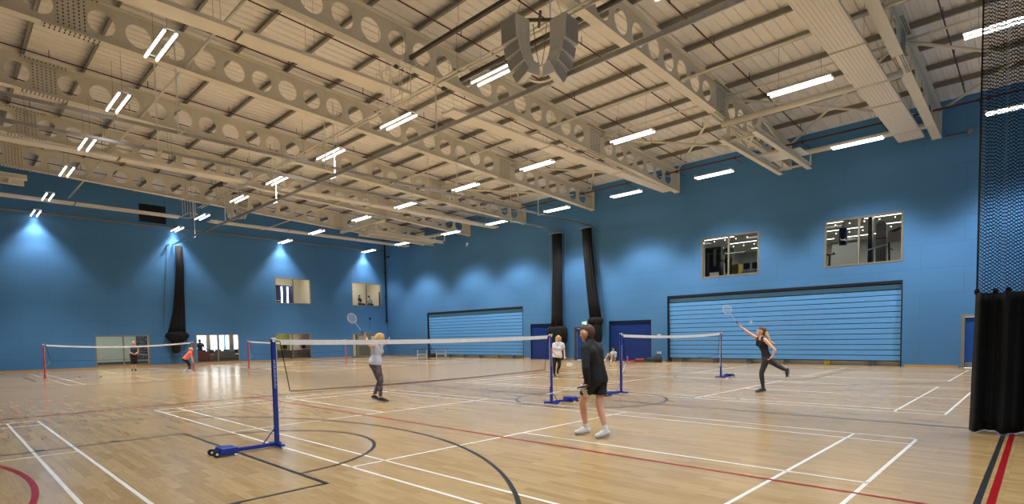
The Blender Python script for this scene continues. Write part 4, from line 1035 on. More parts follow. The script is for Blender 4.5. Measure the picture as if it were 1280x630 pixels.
def badminton_net(x, y0, y1, label, sag=0.035, bsag=0.03):
    t = thing('badminton_net', label, 'net', (x, 0, 0)); n = 40
    def top(u): return 1.545 - sag * 4 * u * (1 - u)
    L = y1 - y0
    vs = []; fs = []; a = 0.045; tp = MB()
    for i in range(n + 1):
        u = i / n; y = y0 + L * u; z = top(u)
        for (dx, dz) in ((-0.003, 0), (0.003, 0), (0.003, -0.075), (-0.003, -0.075)): vs.append((dx, y, z + dz))
    for i in range(n):
        for j in range(4): fs.append((i * 4 + j, i * 4 + (j + 1) % 4, (i + 1) * 4 + (j + 1) % 4, (i + 1) * 4 + j))
    fs += [(0, 1, 2, 3), (4 * n + 3, 4 * n + 2, 4 * n + 1, 4 * n)]
    tp.add(vs, fs); tp.build('top_tape', M['tape'], t)
    def low(u): return 0.79 - bsag * 4 * u * (1 - u)
    ms = MB(); vs = []; fs = []
    for i in range(n + 1):
        u = i / n; e = 0.06 * (1 - 0)
        y = y0 + L * u; yl = y0 + 0.12 + (L - 0.24) * u
        vs += [(0, y, top(u) - 0.075), (0, yl, low(u))]
    for i in range(n): fs.append((2 * i, 2 * i + 1, 2 * i + 3, 2 * i + 2))
    ms.add(vs, fs); ms.build('mesh', M['net_court'], t)
    c = MB(); pr = (0, y0, top(0) - 0.03)
    for i in range(n + 1):
        u = i / n; p = (0, y0 + 0.12 + (L - 0.24) * u, low(u)); c.tube(pr, p, 0.007, n=6); pr = p
    c.tube(pr, (0, y1, top(1) - 0.03), 0.007, n=6)
    c.build('bottom_cord', M['black'], t)
    c = MB(); c.tube((0, y0 - 0.09, 1.545), (0, y0, 1.54), 0.005, n=5).tube((0, y1, 1.54), (0, y1 + 0.09, 1.545), 0.005, n=5).tube((0, y0 - 0.07, 0.5), (0, y0 + 0.12, 0.79), 0.004, n=5)
    c.build('tie_cord', M['tape'], t)
net_post(0, -0.03, -1, 'post_blue', 'nearest royal blue net post, standing on the left with its wheeled weight box')
net_post(0, 6.13, 1, 'post_blue', 'royal blue net post left of the man in black')
net_post(0, 8.97, -1, 'post_blue', 'royal blue net post just right of the man in black')
net_post(0, 15.13, 1, 'post_blue', 'royal blue net post left of the lunging woman in black')
badminton_net(0, 0.07, 6.03, 'nearest badminton net with white top tape and black bottom cord')
badminton_net(0, 9.07, 15.03, 'badminton net with white tape behind the man, left of the lunging woman', 0.06)
RXC = -24.85
net_post(RXC, -0.0, -1, 'post_red', 'leftmost red net post', False)
net_post(RXC, 6.12, 1, 'post_red', 'red net post beside the bending woman in coral', False)
net_post(RXC, 8.98, -1, 'post_red', 'red net post right of the daylit window', False)
net_post(RXC, 15.12, 1, 'post_red', 'red net post near the far double door', False)
badminton_net(RXC, 0.1, 6.02, 'sagging white taped net between the two left red posts', 0.14, 0.05)
badminton_net(RXC, 9.08, 15.02, 'sagging white taped net between the two right red posts', 0.14, 0.05)

# ------------------------------------------------------------------ table tennis table
t = thing('table_tennis_table', 'dark table tennis table on white legs in front of the far folded bleacher', 'table tennis table', (-24.35, 21.7, 0), 0.92)
MB().box(-1.37, -0.01, -0.76, 0.76, 0.735, 0.76).build('table_half', M['ttop'], t); MB().box(0.01, 1.37, -0.76, 0.76, 0.735, 0.76).build('table_half', M['ttop'], t)
m = MB(); m.box(-1.37, 1.37, -0.76, -0.74, 0.7605, 0.762).box(-1.37, 1.37, 0.74, 0.76, 0.7605, 0.762).box(-1.37, -1.35, -0.74, 0.74, 0.7605, 0.762).box(1.35, 1.37, -0.74, 0.74, 0.7605, 0.762); m.build('edge_line', M['white'], t)
n_ = MB().box(-0.003, 0.003, -0.84, 0.84, 0.775, 0.905).build('table_net', M['darkfab'], t)
MB().box(-0.015, 0.015, -0.87, -0.84, 0.72, 0.92).box(-0.015, 0.015, 0.84, 0.87, 0.72, 0.92).build('net_bracket', M['black'], n_)
for x in (-1.0, -0.35, 0.35, 1.0):
    for y in (-0.6, 0.6): MB().box(x - 0.025, x + 0.025, y - 0.025, y + 0.025, 0.03, 0.735).build('leg', M['white'], t)
for s in (-1, 1):
    MB().box(s * 1.0 - 0.02, s * 1.0 + 0.02, -0.6, 0.6, 0.40, 0.44).box(min(s * 0.35, s * 1.0), max(s * 0.35, s * 1.0), -0.62, -0.58, 0.36, 0.40).box(min(s * 0.35, s * 1.0), max(s * 0.35, s * 1.0), 0.58, 0.62, 0.36, 0.40).build('brace', M['white'], t)
    for y in (-0.6, 0.6): MB().tube((s * 0.35, y - 0.02, 0.05), (s * 0.35, y + 0.02, 0.05), 0.05, n=16).tube((s * 1.0, y - 0.02, 0.05), (s * 1.0, y + 0.02, 0.05), 0.05, n=16).build('castor', M['rubber'], t)
MB().box(-0.3, 0.3, -0.3, 0.3, 0.12, 0.42).build('folding_mechanism', M['dframe'], t, bevel=0.02)

# ------------------------------------------------------------------ small wall things
t = thing('exit_sign', 'lit green and white running man exit sign above the blue double door', 'sign', (-12.74, YB - 0.03, 2.31))
MB().box(-0.21, 0.21, -0.02, 0.03, -0.105, 0.105).build('housing', M['white'], t)
MB().box(-0.20, 0.20, -0.026, -0.02, -0.095, 0.095).build('face', M['exitg'], t)
m = MB(); m.box(0.03, 0.17, -0.030, -0.026, -0.075, 0.075); m.build('doorway_symbol', M['exitw'], t)
m = MB(); m.ball((-0.075, -0.03, 0.055), 0.02, sc=(1, 0.2, 1)); m.bar((-0.08, -0.029, 0.03), (-0.09, -0.029, -0.02), 0.004, 0.03, up=(1, 0, 0)); m.bar((-0.09, -0.029, -0.02), (-0.05, -0.029, -0.07), 0.004, 0.016, up=(1, 0, 0)); m.bar((-0.09, -0.029, -0.02), (-0.14, -0.029, -0.05), 0.004, 0.016, up=(1, 0, 0)); m.bar((-0.08, -0.029, 0.025), (-0.03, -0.029, 0.0), 0.004, 0.012, up=(1, 0, 0)); m.bar((-0.08, -0.029, 0.025), (-0.13, -0.029, 0.01), 0.004, 0.012, up=(1, 0, 0))
m.build('running_figure', M['exitw'], t)
for z, lb, w in ((1.48, 'upper', 0.10), (0.5, 'lower', 0.13)):
    t = thing('wall_socket', 'small white wall plate left of the nearer bleacher, %s one' % lb, 'socket', (-7.62, YB, z))
    MB().box(-w, w, -0.02, 0, -0.06, 0.06).build('plate', M['white'], t, bevel=0.004); MB().box(-0.03, 0.03, -0.026, -0.02, -0.02, 0.02).build('switch', M['steelgrey'], t)
t = thing('alarm_beacon', 'small dark beacon with a green light above the far double door', 'beacon', (XL, 22.9, 2.2))
MB().box(0, 0.04, -0.04, 0.04, -0.03, 0.12).build('green_lamp', M['exitg'], t); MB().tube((0.03, 0, 0.12), (0.03, 0, 1.05), 0.008, n=5).ball((0.11, 0, 1.12), 0.09, seg=10, rings=6).build('camera_dome', M['black'], t)
def bag(loc, l, h, mt, label, rz=0):
    t = thing('sports_bag', label, 'bag', loc, rz)
    pr = [(-h * 0.55, 0), (h * 0.55, 0), (h * 0.6, h * 0.4), (h * 0.4, h * 0.85), (0, h), (-h * 0.4, h * 0.85), (-h * 0.6, h * 0.4)]
    MB().prism(pr, -l / 2, l / 2, 'x').build('body', M[mt], t, bevel=0.03)
    m = MB(); pv = None
    for i in range(9):
        a = PI * i / 8; p = (-0.14 * math.cos(a), 0.02, h * 0.9 + 0.10 * math.sin(a))
        if pv: m.tube(pv, p, 0.012, n=6)
        pv = p
    m.build('handle', M['black'], t)
bag((-7.75, 24.2, 0), 0.62, 0.26, 'darkfab', 'dark holdall on the floor right beside the nearer bleacher')
bag((-7.3, 24.0, 0), 0.4, 0.32, 'black', 'black rucksack slumped right of the dark holdall', 0.4)
bag((-8.5, 24.15, 0), 0.55, 0.2, 'rednylon', 'low dark red bag on the floor left of the dark holdall')
t = thing('water_bottle', 'red water bottle on the floor before the blue shutter', 'bottle', (-9.25, 24.0, 0))
MB().tube((0, 0, 0), (0, 0, 0.24), 0.045, n=16).build('body', M['bottle_red'], t, smooth=False); MB().tube((0, 0, 0.24), (0, 0, 0.30), 0.022, n=12).build('cap', M['white'], t)
t = thing('folded_towel', 'folded red towel on the floor right of the red bottle', 'towel', (-8.95, 24.1, 0))
MB().box(-0.17, 0.17, -0.1, 0.1, 0, 0.05).box(-0.16, 0.16, -0.095, 0.095, 0.05, 0.09).build('cloth', M['bottle_red'], t, bevel=0.02)
# ------------------------------------------------------------------ people
def blob(name, segs, voxel, mt, parent=None, smooth=6, cuts=()):
    """segs: (p0, r0, p1, r1) tapered capsules or (p, (rx, ry, rz)) ellipsoids, fused into one continuous skin"""
    mb = MB()
    for s in segs:
        if len(s) == 2:
            c, r = s; mb.ball(c, 1.0, seg=20, rings=14, sc=r) if False else mb.ball(c, 1.0, 0, 20, 14, r)
        else:
            a, r0, b, r1 = s; a = Vector(a); b = Vector(b)
            if (b - a).length < 1e-4: mb.ball(a, r0, seg=14, rings=10); continue
            n = max(2, int((b - a).length / (min(r0, r1) * 0.9)) + 1)
            for i in range(n + 1):
                u = i / n; mb.ball(a.lerp(b, u), r0 + (r1 - r0) * u, seg=14, rings=10)
            mb.tube(a, b, r0 * 0.985, r1 * 0.985, n=14)
    me = bpy.data.meshes.new(name); me.from_pydata(mb.v, [], mb.f)
    tmp = bpy.data.objects.new(name + '_tmp', me); col.objects.link(tmp)
    rm = tmp.modifiers.new('r', 'REMESH'); rm.mode = 'VOXEL'; rm.voxel_size = voxel; rm.use_smooth_shade = True
    sm = tmp.modifiers.new('s', 'SMOOTH'); sm.factor = 0.5; sm.iterations = smooth
    dg = bpy.context.evaluated_depsgraph_get(); dg.update()
    new = bpy.data.meshes.new_from_object(tmp.evaluated_get(dg)); bpy.data.objects.remove(tmp)
    new.name = name; new.materials.clear(); new.materials.append(mt)
    if cuts:
        bm = bmesh.new(); bm.from_mesh(new)
        for (p, nrm) in cuts:      # clears what lies on the side the normal points to
            bmesh.ops.bisect_plane(bm, geom=bm.verts[:] + bm.edges[:] + bm.faces[:], plane_co=p, plane_no=nrm, clear_outer=True)
        bm.to_mesh(new); bm.free()
    for p in new.polygons: p.use_smooth = True
    o = bpy.data.objects.new(name, new); col.objects.link(o)
    if parent is not None: o.parent = parent
    return o

def lerp(a, b, t): return tuple(a[i] + (b[i] - a[i]) * t for i in range(3))
def human(name_label, anchor, rv, J, C, k=1.0, vox=0.014, hands=True, voxc=0.014):
    """J: joints in metres as (sideways, away, up) about the anchor; C: clothing choices"""
    ang = math.atan2(rv[1], rv[0])
    t = thing('person', name_label, 'person', (anchor[0], anchor[1], anchor[2] if len(anchor) > 2 else 0.0), ang)
    V = {n: Vector(p) for n, p in J.items() if isinstance(p, tuple)}
    f = Vector(J['face']).normalized()            # direction the face looks
    up = (V['head'] - V['neck']).normalized(); side = f.cross(up).normalized(); fu = side.cross(f).normalized() * -1
    if fu.z < 0: fu = -fu
    H = V['head']; r = 0.098 * k
    body = []
    # head: skull, face, jaw, nose, ears, neck
    body += [(H + fu * 0.02 - f * 0.015, r * 0.93, H + fu * 0.02 + f * 0.015, r * 0.90)]
    body += [(H + f * 0.025 - fu * 0.03, 0.068 * k, H + f * 0.045 - fu * 0.085, 0.042 * k)]
    body += [(H + f * 0.095 * k - fu * 0.0, 0.011, H + f * 0.112 * k - fu * 0.025, 0.014)]
    body += [(H + f * 0.078 * k - fu * 0.058, 0.014, H + f * 0.08 * k - fu * 0.062, 0.014)]
    for s in (-1, 1):
        e = H + side * (s * 0.088 * k) - f * 0.005; body += [(e + fu * 0.012, 0.016, e - fu * 0.018, 0.012)]
    body += [(H - fu * 0.05 - f * 0.02, 0.054 * k, V['neck'], 0.056 * k)]
    shm = (V['shL'] + V['shR']) / 2; hpm = (V['hipL'] + V['hipR']) / 2
    ax = (V['shR'] - V['shL']).normalized(); hx = (V['hipR'] - V['hipL']).normalized()
    body += [(V['neck'], 0.055 * k, shm + (V['neck'] - shm) * 0.2, 0.07 * k)]
    for s, q in ((-1, 'shL'), (1, 'shR')):
        body += [(V['neck'] + (shm - V['neck']) * 0.3, 0.045 * k, V[q], 0.052 * k)]
        body += [(shm + ax * s * 0.08 * k + (hpm - shm) * 0.14, 0.10 * k, (shm + hpm) / 2 + (ax + hx) / 2 * s * 0.045 * k, 0.098 * k * C.get('waist', 1))]
        body += [((shm + hpm) / 2 + (ax + hx) / 2 * s * 0.045 * k, 0.095 * k * C.get('waist', 1), hpm + hx * s * 0.06 * k, 0.105 * k * C.get('hips', 1))]
    if C.get('bust'):
        chest = shm + (hpm - shm) * 0.30; bf = C['bust'] if isinstance(C['bust'], tuple) else None
        bfv = Vector(C['bustdir']).normalized()
        for s in (-1, 1): body += [(chest + ax * s * 0.07 * k + bfv * 0.07, 0.055 * k, chest + ax * s * 0.07 * k + bfv * 0.075, 0.055 * k)]
    limbs = {}
    for s in ('L', 'R'):
        a = [(V['sh' + s], 0.052 * k, V['el' + s], 0.038 * k), (V['el' + s], 0.038 * k, lerp(V['el' + s], V['wr' + s], 0.3), 0.039 * k), (lerp(V['el' + s], V['wr' + s], 0.3), 0.039 * k, V['wr' + s], 0.024 * k)]
        th = C.get('thigh', 1)
        l = [(V['hip' + s], 0.088 * k * th, V['kn' + s], 0.054 * k * th), (V['kn' + s], 0.052 * k, lerp(V['kn' + s], V['an' + s], 0.3), 0.055 * k), (lerp(V['kn' + s], V['an' + s], 0.3), 0.055 * k, V['an' + s], 0.033 * k)]
        limbs['arm' + s] = a; limbs['leg' + s] = l; body += a + l
        A, T = V['an' + s], V['to' + s]; hl = A + (A - T).normalized() * 0.03; hl.z = A.z - 0.05
        body += [(A, 0.034 * k, hl, 0.034 * k), (hl, 0.03 * k, T, 0.026 * k), (A, 0.032 * k, lerp(A, T, 0.6), 0.026 * k)]
        # hand: palm, four unequal bent fingers, thumb from the side of the palm
        W = V['wr' + s]; D = Vector(J.get('hd' + s, tuple(W - V['el' + s]))).normalized()
        cr = Vector(J.get('pn' + s, (0, 0, 1))); pn = D.cross(cr); pn = pn.normalized() if pn.length > 0.05 else D.cross(Vector((0, 1, 0))).normalized()
        nn = pn.cross(D).normalized(); curl = J.get('curl' + s, 0.5)
        body += [(W, 0.024 * k, W + D * 0.045, 0.026 * k)]
        for m in (-1, 1): body += [(W + D * 0.02 + pn * m * 0.014, 0.017, W + D * 0.08 + pn * m * 0.024, 0.015)]
        for i, ln in enumerate((0.068, 0.078, 0.072, 0.056)):
            b0 = W + D * 0.082 + pn * (-0.031 + 0.0207 * i); d1 = (D + nn * curl * 0.6).normalized(); d2 = (D * (1 - curl) + nn * curl * 1.2).normalized(); d3 = (D * (1 - 2 * curl) + nn * curl * 1.4).normalized()
            p1 = b0 + d1 * ln * 0.45; p2 = p1 + d2 * ln * 0.3; p3 = p2 + d3 * ln * 0.27; rr = 0.0088
            body += [(b0, rr + 0.001, p1, rr), (p1, rr, p2, rr - 0.0006), (p2, rr - 0.0006, p3, rr - 0.0012)]
        tb = W + D * 0.028 - pn * 0.026; t1 = tb + (D * 0.6 - pn * 0.7 + nn * 0.3).normalized() * 0.036; t2 = t1 + (D * 0.9 - pn * 0.1 + nn * 0.5).normalized() * 0.03
        body += [(tb, 0.013, t1, 0.011), (t1, 0.0108, t2, 0.0095)]
    o = blob('body', body, vox, M[C.get('skin', 'skin')], t, 5)
    # eyes, brows and mouth
    m = MB()
    for s in (-1, 1): m.ball(H + f * 0.083 * k + side * s * 0.032 * k + fu * 0.008, 0.0105, seg=10, rings=6)
    m.build('eye', M['black'], t, smooth=True)
    m = MB(); m.tube(H + f * 0.094 * k - fu * 0.056 - side * 0.02, H + f * 0.094 * k - fu * 0.056 + side * 0.02, 0.006, n=6); m.build('mouth', M['pinkb'], t)
    # hair
    hs = [(H + fu * 0.038 - f * 0.028, r * 0.98, H + fu * 0.045 + f * 0.02, r * 0.84), (H - f * 0.05 + fu * 0.0, r * 0.78, H - f * 0.045 - fu * 0.02, r * 0.66)]
    if C.get('hair_style') == 'short': hs = [(H + fu * 0.048 - f * 0.034, r * 0.90, H + fu * 0.060 + f * 0.028, r * 0.76), (H + fu * 0.085 + f * 0.064, 0.036, H + fu * 0.104 - f * 0.02, 0.042), (H - f * 0.048 + fu * 0.02, r * 0.84, H - f * 0.042 - fu * 0.022, r * 0.70)]
    for (a, r0, b, r1) in C.get('hair_extra', ()): hs.append((H + side * a[0] + f * a[1] + fu * a[2], r0, H + side * b[0] + f * b[1] + fu * b[2], r1))
    if C.get('hair_style') == 'bob':
        for s in (-1, 1): hs += [(H + side * s * 0.07 - f * 0.01 + fu * 0.02, 0.05, H + side * s * 0.075 - f * 0.02 - fu * 0.11, 0.038)]
        hs += [(H - f * 0.06, 0.07, H - f * 0.06 - fu * 0.12, 0.05)]
    for w in C.get('hair_world', ()): hs.append((Vector(w[0]), w[1], Vector(w[2]), w[3]))
    blob('hair', hs, min(voxc, 0.012), M[C['hair']], t, 3)
    # clothes
    def torso(g, top=0.0, low=1.0, wl=0):
        T = []; a0 = shm + (hpm - shm) * top; a1 = shm + (hpm - shm) * low
        for s in (-1, 1):
            T += [(shm + ax * s * 0.08 * k + (hpm - shm) * (0.14 + top), 0.10 * k + g, (shm + hpm) / 2 + (ax + hx) / 2 * s * 0.045 * k, 0.098 * k * C.get('waist', 1) + g)]
            T += [((shm + hpm) / 2 + (ax + hx) / 2 * s * 0.045 * k, 0.095 * k * C.get('waist', 1) + g, hpm + hx * s * 0.06 * k + (hpm - shm) * (low - 1), 0.105 * k * C.get('hips', 1) + g + wl)]
        return T
    if 'top' in C:
        g = C.get('ease', 0.012); T = torso(g + C.get('torso_ease', 0), 0, C.get('top_low', 0.95), C.get('flare', 0))
        sl = C.get('sleeve', 0)
        for s, q in ((-1, 'L'), (1, 'R')):
            T += [(V['neck'] + (shm - V['neck']) * 0.45 + ax * s * 0.05, 0.042 * k + g, V['sh' + q] - ax * s * (0.03 if sl == 0 else 0), (0.045 if sl == 0 else 0.052) * k + g)]
            if sl > 0: T += [(V['neck'], 0.05 * k + g, shm + (V['neck'] - shm) * 0.1, 0.078 * k + g), (V['neck'] + (shm - V['neck']) * 0.3, 0.05 * k + g, V['sh' + q], 0.055 * k + g), (V['neck'] + (shm - V['neck']) * 0.15 + ax * s * 0.03, 0.05 * k + g, shm + ax * s * 0.11 * k + (hpm - shm) * 0.05, 0.075 * k + g)]
            if sl > 0:
                A = limbs['arm' + q]
                if sl >= 1: T += [(x[0], x[1] + g, x[2], x[3] + g) for x in A]
                else:
                    e = lerp(V['sh' + q], V['el' + q], sl); T += [(V['sh' + q], 0.052 * k + g, e, 0.046 * k + g + 0.006)]
        if C.get('bust'):
            for s in (-1, 1): T += [(chest + ax * s * 0.07 * k + bfv * 0.07, 0.057 * k + g, chest + ax * s * 0.07 * k + bfv * 0.075, 0.057 * k + g)]
        if C.get('collar'): T += [(V['neck'] + (shm - V['neck']) * 0.3, 0.07 * k, V['neck'] + (H - V['neck']) * 0.28, 0.064 * k)]
        cuts = []
        if C.get('scoop'): cuts = []
        w = (hpm - shm).normalized(); lowp = hpm + (hpm - shm) * (C.get('top_low', 0.95) - 1) + w * 0.06
        cuts.append((tuple(lowp), tuple(w)))
        blob('shirt', T, voxc, M[C['top']], t, 4, cuts)
    if 'bottom' in C:
        g = C.get('bease', 0.008); B = []
        w = (hpm - shm).normalized()
        for s in (-1, 1): B += [(hpm + hx * s * 0.055 * k - w * 0.06, 0.10 * k * C.get('hips', 1) + g, hpm + hx * s * 0.06 * k, 0.107 * k * C.get('hips', 1) + g)]
        ln = C.get('leg', 1.9); cuts = []
        for q in ('L', 'R'):
            l = limbs['leg' + q]
            if ln <= 1:
                e = lerp(V['hip' + q], V['kn' + q], ln); B += [(V['hip' + q], 0.09 * k * C.get('thigh', 1) + g, e, C.get('hem_r', 0.085))]
            else:
                B += [(l[0][0], l[0][1] + g, l[0][2], l[0][3] + g)]
                u = ln - 1; e = lerp(V['kn' + q], V['an' + q], u)
                mid = lerp(V['kn' + q], V['an' + q], min(0.3, u)); B += [(l[1][0], l[1][1] + g, mid, 0.055 * k + g), (mid, 0.055 * k + g, e, (0.055 - 0.022 * max(0, (u - 0.3) / 0.7)) * k + g)]
        if ln <= 1:
            z = min(lerp(V['hipL'], V['knL'], ln)[2], lerp(V['hipR'], V['knR'], ln)[2]) - 0.0
            cuts.append(((0, 0, z), (0, 0, -1)))
        blob('shorts' if ln <= 1 else 'leggings', B, voxc, M[C['bottom']], t, 4, cuts)
        if C.get('stripe'):
            S = MB()
            for du in (-0.024, 0.0, 0.024):
                pts = [(-0.185 + du, -0.150, 0.80), (-0.168 + du, -0.140, 0.72), (-0.135 + du, -0.118, 0.635)]
                for a_, b_ in zip(pts, pts[1:]): S.bar(a_, b_, 0.015, 0.07, up=(0, 1, 0))
            S.build('white_stripe', M['shirt_white'], t)
    # socks and shoes
    for q in ('L', 'R'):
        A, T = V['an' + q], V['to' + q]; dirn = (T - A); dirn.z *= 1; dd = dirn.normalized()
        hl = A - dd * 0.035; nrm = Vector((0, 0, 1))
        if J.get('foot' + q): nrm = Vector(J['foot' + q])
        hl = hl - nrm * 0.055
        big = C.get('shoe_big', 1.0)
        sh = [(hl, 0.040 * big, lerp(hl, T, 0.5), 0.042 * big), (lerp(hl, T, 0.5), 0.042 * big, T, 0.034 * big), (A - nrm * 0.01, 0.043 * k * big, lerp(A, T, 0.55), 0.034 * big)]
        so = blob('shoe', sh, min(voxc, 0.012), M[C['shoe']], t, 2)
        sl = [(hl - nrm * 0.022, 0.036 * big, T - nrm * 0.016, 0.033 * big)]
        blob('sole', sl, min(voxc, 0.012), M['sole'], so, 1)
        if C.get('sock'): blob('sock', [(lerp(V['kn' + q], V['an' + q], 0.86), 0.042 * k, A, 0.042 * k)], min(voxc, 0.012), M['shirt_white'], t, 1)
    return t

def racket(base, tip, normal, label, loc_anchor=None, rv=None, colr='racket'):
    """base = butt of the grip, tip = top of the head, both in world metres"""
    b = Vector(base); e = Vector(tip); d = (e - b).normalized(); n = Vector(normal); n = (n - d * n.dot(d)).normalized(); s = d.cross(n)
    t = thing('badminton_racket', label, 'racket', tuple(b))
    z = Vector((0, 0, 0)); L = 0.67
    MB().tube(z, d * 0.17, 0.013, n=10).build('grip', M['grip'], t)
    MB().tube(d * 0.17, d * 0.42, 0.0045, n=8).build('shaft', M[colr], t)
    c = d * 0.545; fr = MB(); pr = None; N = 32
    for i in range(N + 1):
        a = 2 * PI * i / N; p = c + d * (0.125 * math.cos(a)) + s * (0.10 * math.sin(a))
        if pr is not None: fr.tube(pr, p, 0.007, n=6)
        pr = p
    h = fr.build('head_frame', M[colr], t, smooth=True)
    st = MB()
    for i in range(-5, 6):
        q = i * 0.017; w = math.sqrt(max(0, 1 - (q / 0.10) ** 2)) * 0.125; st.tube(c + s * q - d * w, c + s * q + d * w, 0.0012, n=4)
        q = i * 0.021; w = math.sqrt(max(0, 1 - (q / 0.125) ** 2)) * 0.10; st.tube(c + d * q - s * w, c + d * q + s * w, 0.0012, n=4)
    st.build('strings', M['string'], h)
    return t
def shuttle(loc, direction, label):
    t = thing('shuttlecock', label, 'shuttlecock', loc)
    d = Vector(direction).normalized(); a, b, r, u = MB().frame_of((0, 0, 0), tuple(d))
    m = MB(); m.ball((0, 0, 0), 0.013, seg=12, rings=8); m.build('cork', M['cork'], t, smooth=True)
    m = MB(); n = 16
    for i in range(n):
        th = 2 * PI * i / n; th2 = 2 * PI * (i + 0.8) / n
        o0 = r * math.cos(th) + u * math.sin(th); o1 = r * math.cos(th2) + u * math.sin(th2)
        p0 = d * 0.01 + o0 * 0.011; p1 = d * 0.01 + o1 * 0.011; p2 = d * 0.075 + o1 * 0.033; p3 = d * 0.075 + o0 * 0.033
        q = [p - (o0 + o1).normalized() * 0.0015 for p in (p0, p1, p2, p3)]
        m.add([p0, p1, p2, p3] + q, [(0, 1, 2, 3), (7, 6, 5, 4), (0, 4, 5, 1), (1, 5, 6, 2), (2, 6, 7, 3), (3, 7, 4, 0)])
    m.build('feather_skirt', M['white'], t)
    return t
def W(anchor, rv, p):
    """local (sideways, away, up) -> world"""
    r = Vector((rv[0], rv[1], 0)); f = Vector((-rv[1], rv[0], 0))
    return Vector((anchor[0], anchor[1], 0)) + r * p[0] + f * p[1] + Vector((0, 0, p[2]))

# man in black, seen from behind and to his side, looking left
RM = (0.815, 0.579); AM = (3.1, 3.45)
human('young man in black half-zip top and black shorts with white stripes, back to camera', AM, RM, dict(
    face=(-0.90, 0.42, -0.06), head=(-0.118, 0.02, 1.555), neck=(-0.068, 0.0, 1.42), shL=(-0.14, -0.145, 1.33), shR=(0.045, 0.15, 1.345),
    elL=(-0.135, -0.25, 1.06), wrL=(-0.115, -0.21, 0.845), hdL=(-0.35, 0.05, -0.8), elR=(-0.02, 0.27, 1.08), wrR=(-0.14, 0.26, 0.90), hdR=(-0.8, 0, -0.3), curlL=0.7, curlR=0.7, pnL=(0.9, 0.1, -0.3),
    hipL=(-0.045, -0.07, 0.87), hipR=(0.085, 0.08, 0.87), knL=(-0.20, 0.06, 0.51), knR=(0.055, -0.02, 0.49), anL=(-0.145, 0.13, 0.125), anR=(0.145, -0.10, 0.125),
    toL=(-0.295, 0.155, 0.045), toR=(0.015, -0.13, 0.045)),
    dict(top='shirt_black', sleeve=1, ease=0.020, torso_ease=0.010, collar=True, bottom='shirt_black', bease=0.012, leg=0.60, hem_r=0.098, stripe='L', shoe='shoe_white', shoe_big=1.02, sock=True,
         hair='hair_brown', hair_style='short', skin='skin', top_low=1.0), 1.0, 0.0075, True, 0.010)
racket(W(AM, RM, (-0.10, -0.27, 0.80)), W(AM, RM, (-0.70, -0.10, 0.66)), (0, 0, 1), 'badminton racket held low in the left hand of the man in black')

# woman in pale vest and floral leggings
RP = (0.534, 0.845); AP = (-3.67, 3.97)
human('blond woman in pale vest and dark floral leggings behind the nearest net, racket raised', AP, RP, dict(
    face=(0.85, 0.45, -0.15), head=(0.115, 0.0, 1.555), neck=(0.06, 0, 1.43), shL=(-0.045, -0.15, 1.365), shR=(0.11, 0.13, 1.365),
    elL=(-0.16, -0.30, 1.40), wrL=(-0.22, -0.18, 1.56), hdL=(-0.3, 0.1, 0.9), elR=(0.10, 0.30, 1.30), wrR=(0.26, 0.30, 1.46), curlL=0.8, curlR=0.4,
    hipL=(-0.035, -0.08, 0.92), hipR=(-0.015, 0.08, 0.92), knL=(0.08, -0.09, 0.52), knR=(0.09, 0.10, 0.54), anL=(0.075, -0.08, 0.12), anR=(-0.08, 0.12, 0.16),
    toL=(0.24, -0.06, 0.04), toR=(0.06, 0.17, 0.05)),
    dict(top='shirt_lilac', sleeve=0, ease=0.016, flare=0.01, top_low=0.86, bust=True, bustdir=(1, 0.1, 0), bottom='pattern', leg=1.86, shoe='shoe_dark', hair='hair_blond', hair_style='bob', skin='skin2', hips=1.32, thigh=1.34,
         hair_world=[((0.06, 0.03, 1.60), 0.07, (0.02, 0.03, 1.50), 0.06)]), 0.94, 0.010, True, 0.012)
racket(W(AP, RP, (-0.235, -0.16, 1.60)), W(AP, RP, (-0.52, -0.02, 2.02)), (0.6, -0.7, 0.1), 'badminton racket raised above the net by the woman in floral leggings')

# lunging woman in black
RB = (0.942, 0.337); AB = (2.77, 11.09)
human('woman in black vest and charcoal leggings lunging on one foot, arm stretched up', AB, RB, dict(
    face=(-0.92, -0.1, 0.35), head=(0.005, 0, 1.55), neck=(-0.005, 0, 1.42), shR=(-0.09, 0.12, 1.385), shL=(0.10, -0.13, 1.33),
    elR=(-0.285, 0.13, 1.52), wrR=(-0.475, 0.12, 1.68), hdR=(-0.75, 0, 0.7), elL=(0.315, -0.22, 1.09), wrL=(0.255, -0.20, 0.94), hdL=(-0.5, 0, -0.7), curlR=0.6, curlL=0.4,
    hipL=(0.12, -0.075, 0.86), hipR=(0.16, 0.08, 0.85), knL=(0.01, -0.09, 0.50), knR=(0.34, 0.10, 0.71), anL=(0.055, -0.06, 0.12), anR=(0.565, 0.10, 0.575),
    toL=(-0.10, -0.09, 0.045), toR=(0.60, 0.10, 0.42), footR=(-1.0, 0, 0.25)),
    dict(top='shirt_black', sleeve=0, ease=0.008, top_low=0.98, bust=True, bustdir=(-1, 0, 0.2), bottom='legging', leg=1.9, shoe='shoe_dark', hair='hair_brown', hips=1.05, skin='skin2', waist=0.88,
         ), 0.94, 0.011, True, 0.012)
pt = [o for o in col.objects if o.name.startswith('person') and o.get('label', '').startswith('woman in black vest')][0]
blob('ponytail', [((0.07, 0, 1.60), 0.045, (0.13, -0.02, 1.46), 0.05), ((0.13, -0.02, 1.46), 0.05, (0.19, -0.03, 1.30), 0.04), ((0.19, -0.03, 1.30), 0.04, (0.30, -0.03, 1.24), 0.02)], 0.012, M['hair_blond'], pt, 3)
racket(W(AB, RB, (-0.50, 0.12, 1.69)), W(AB, RB, (-0.86, 0.0, 2.22)), (0.3, -0.9, 0.2), 'badminton racket held high by the lunging woman in black')
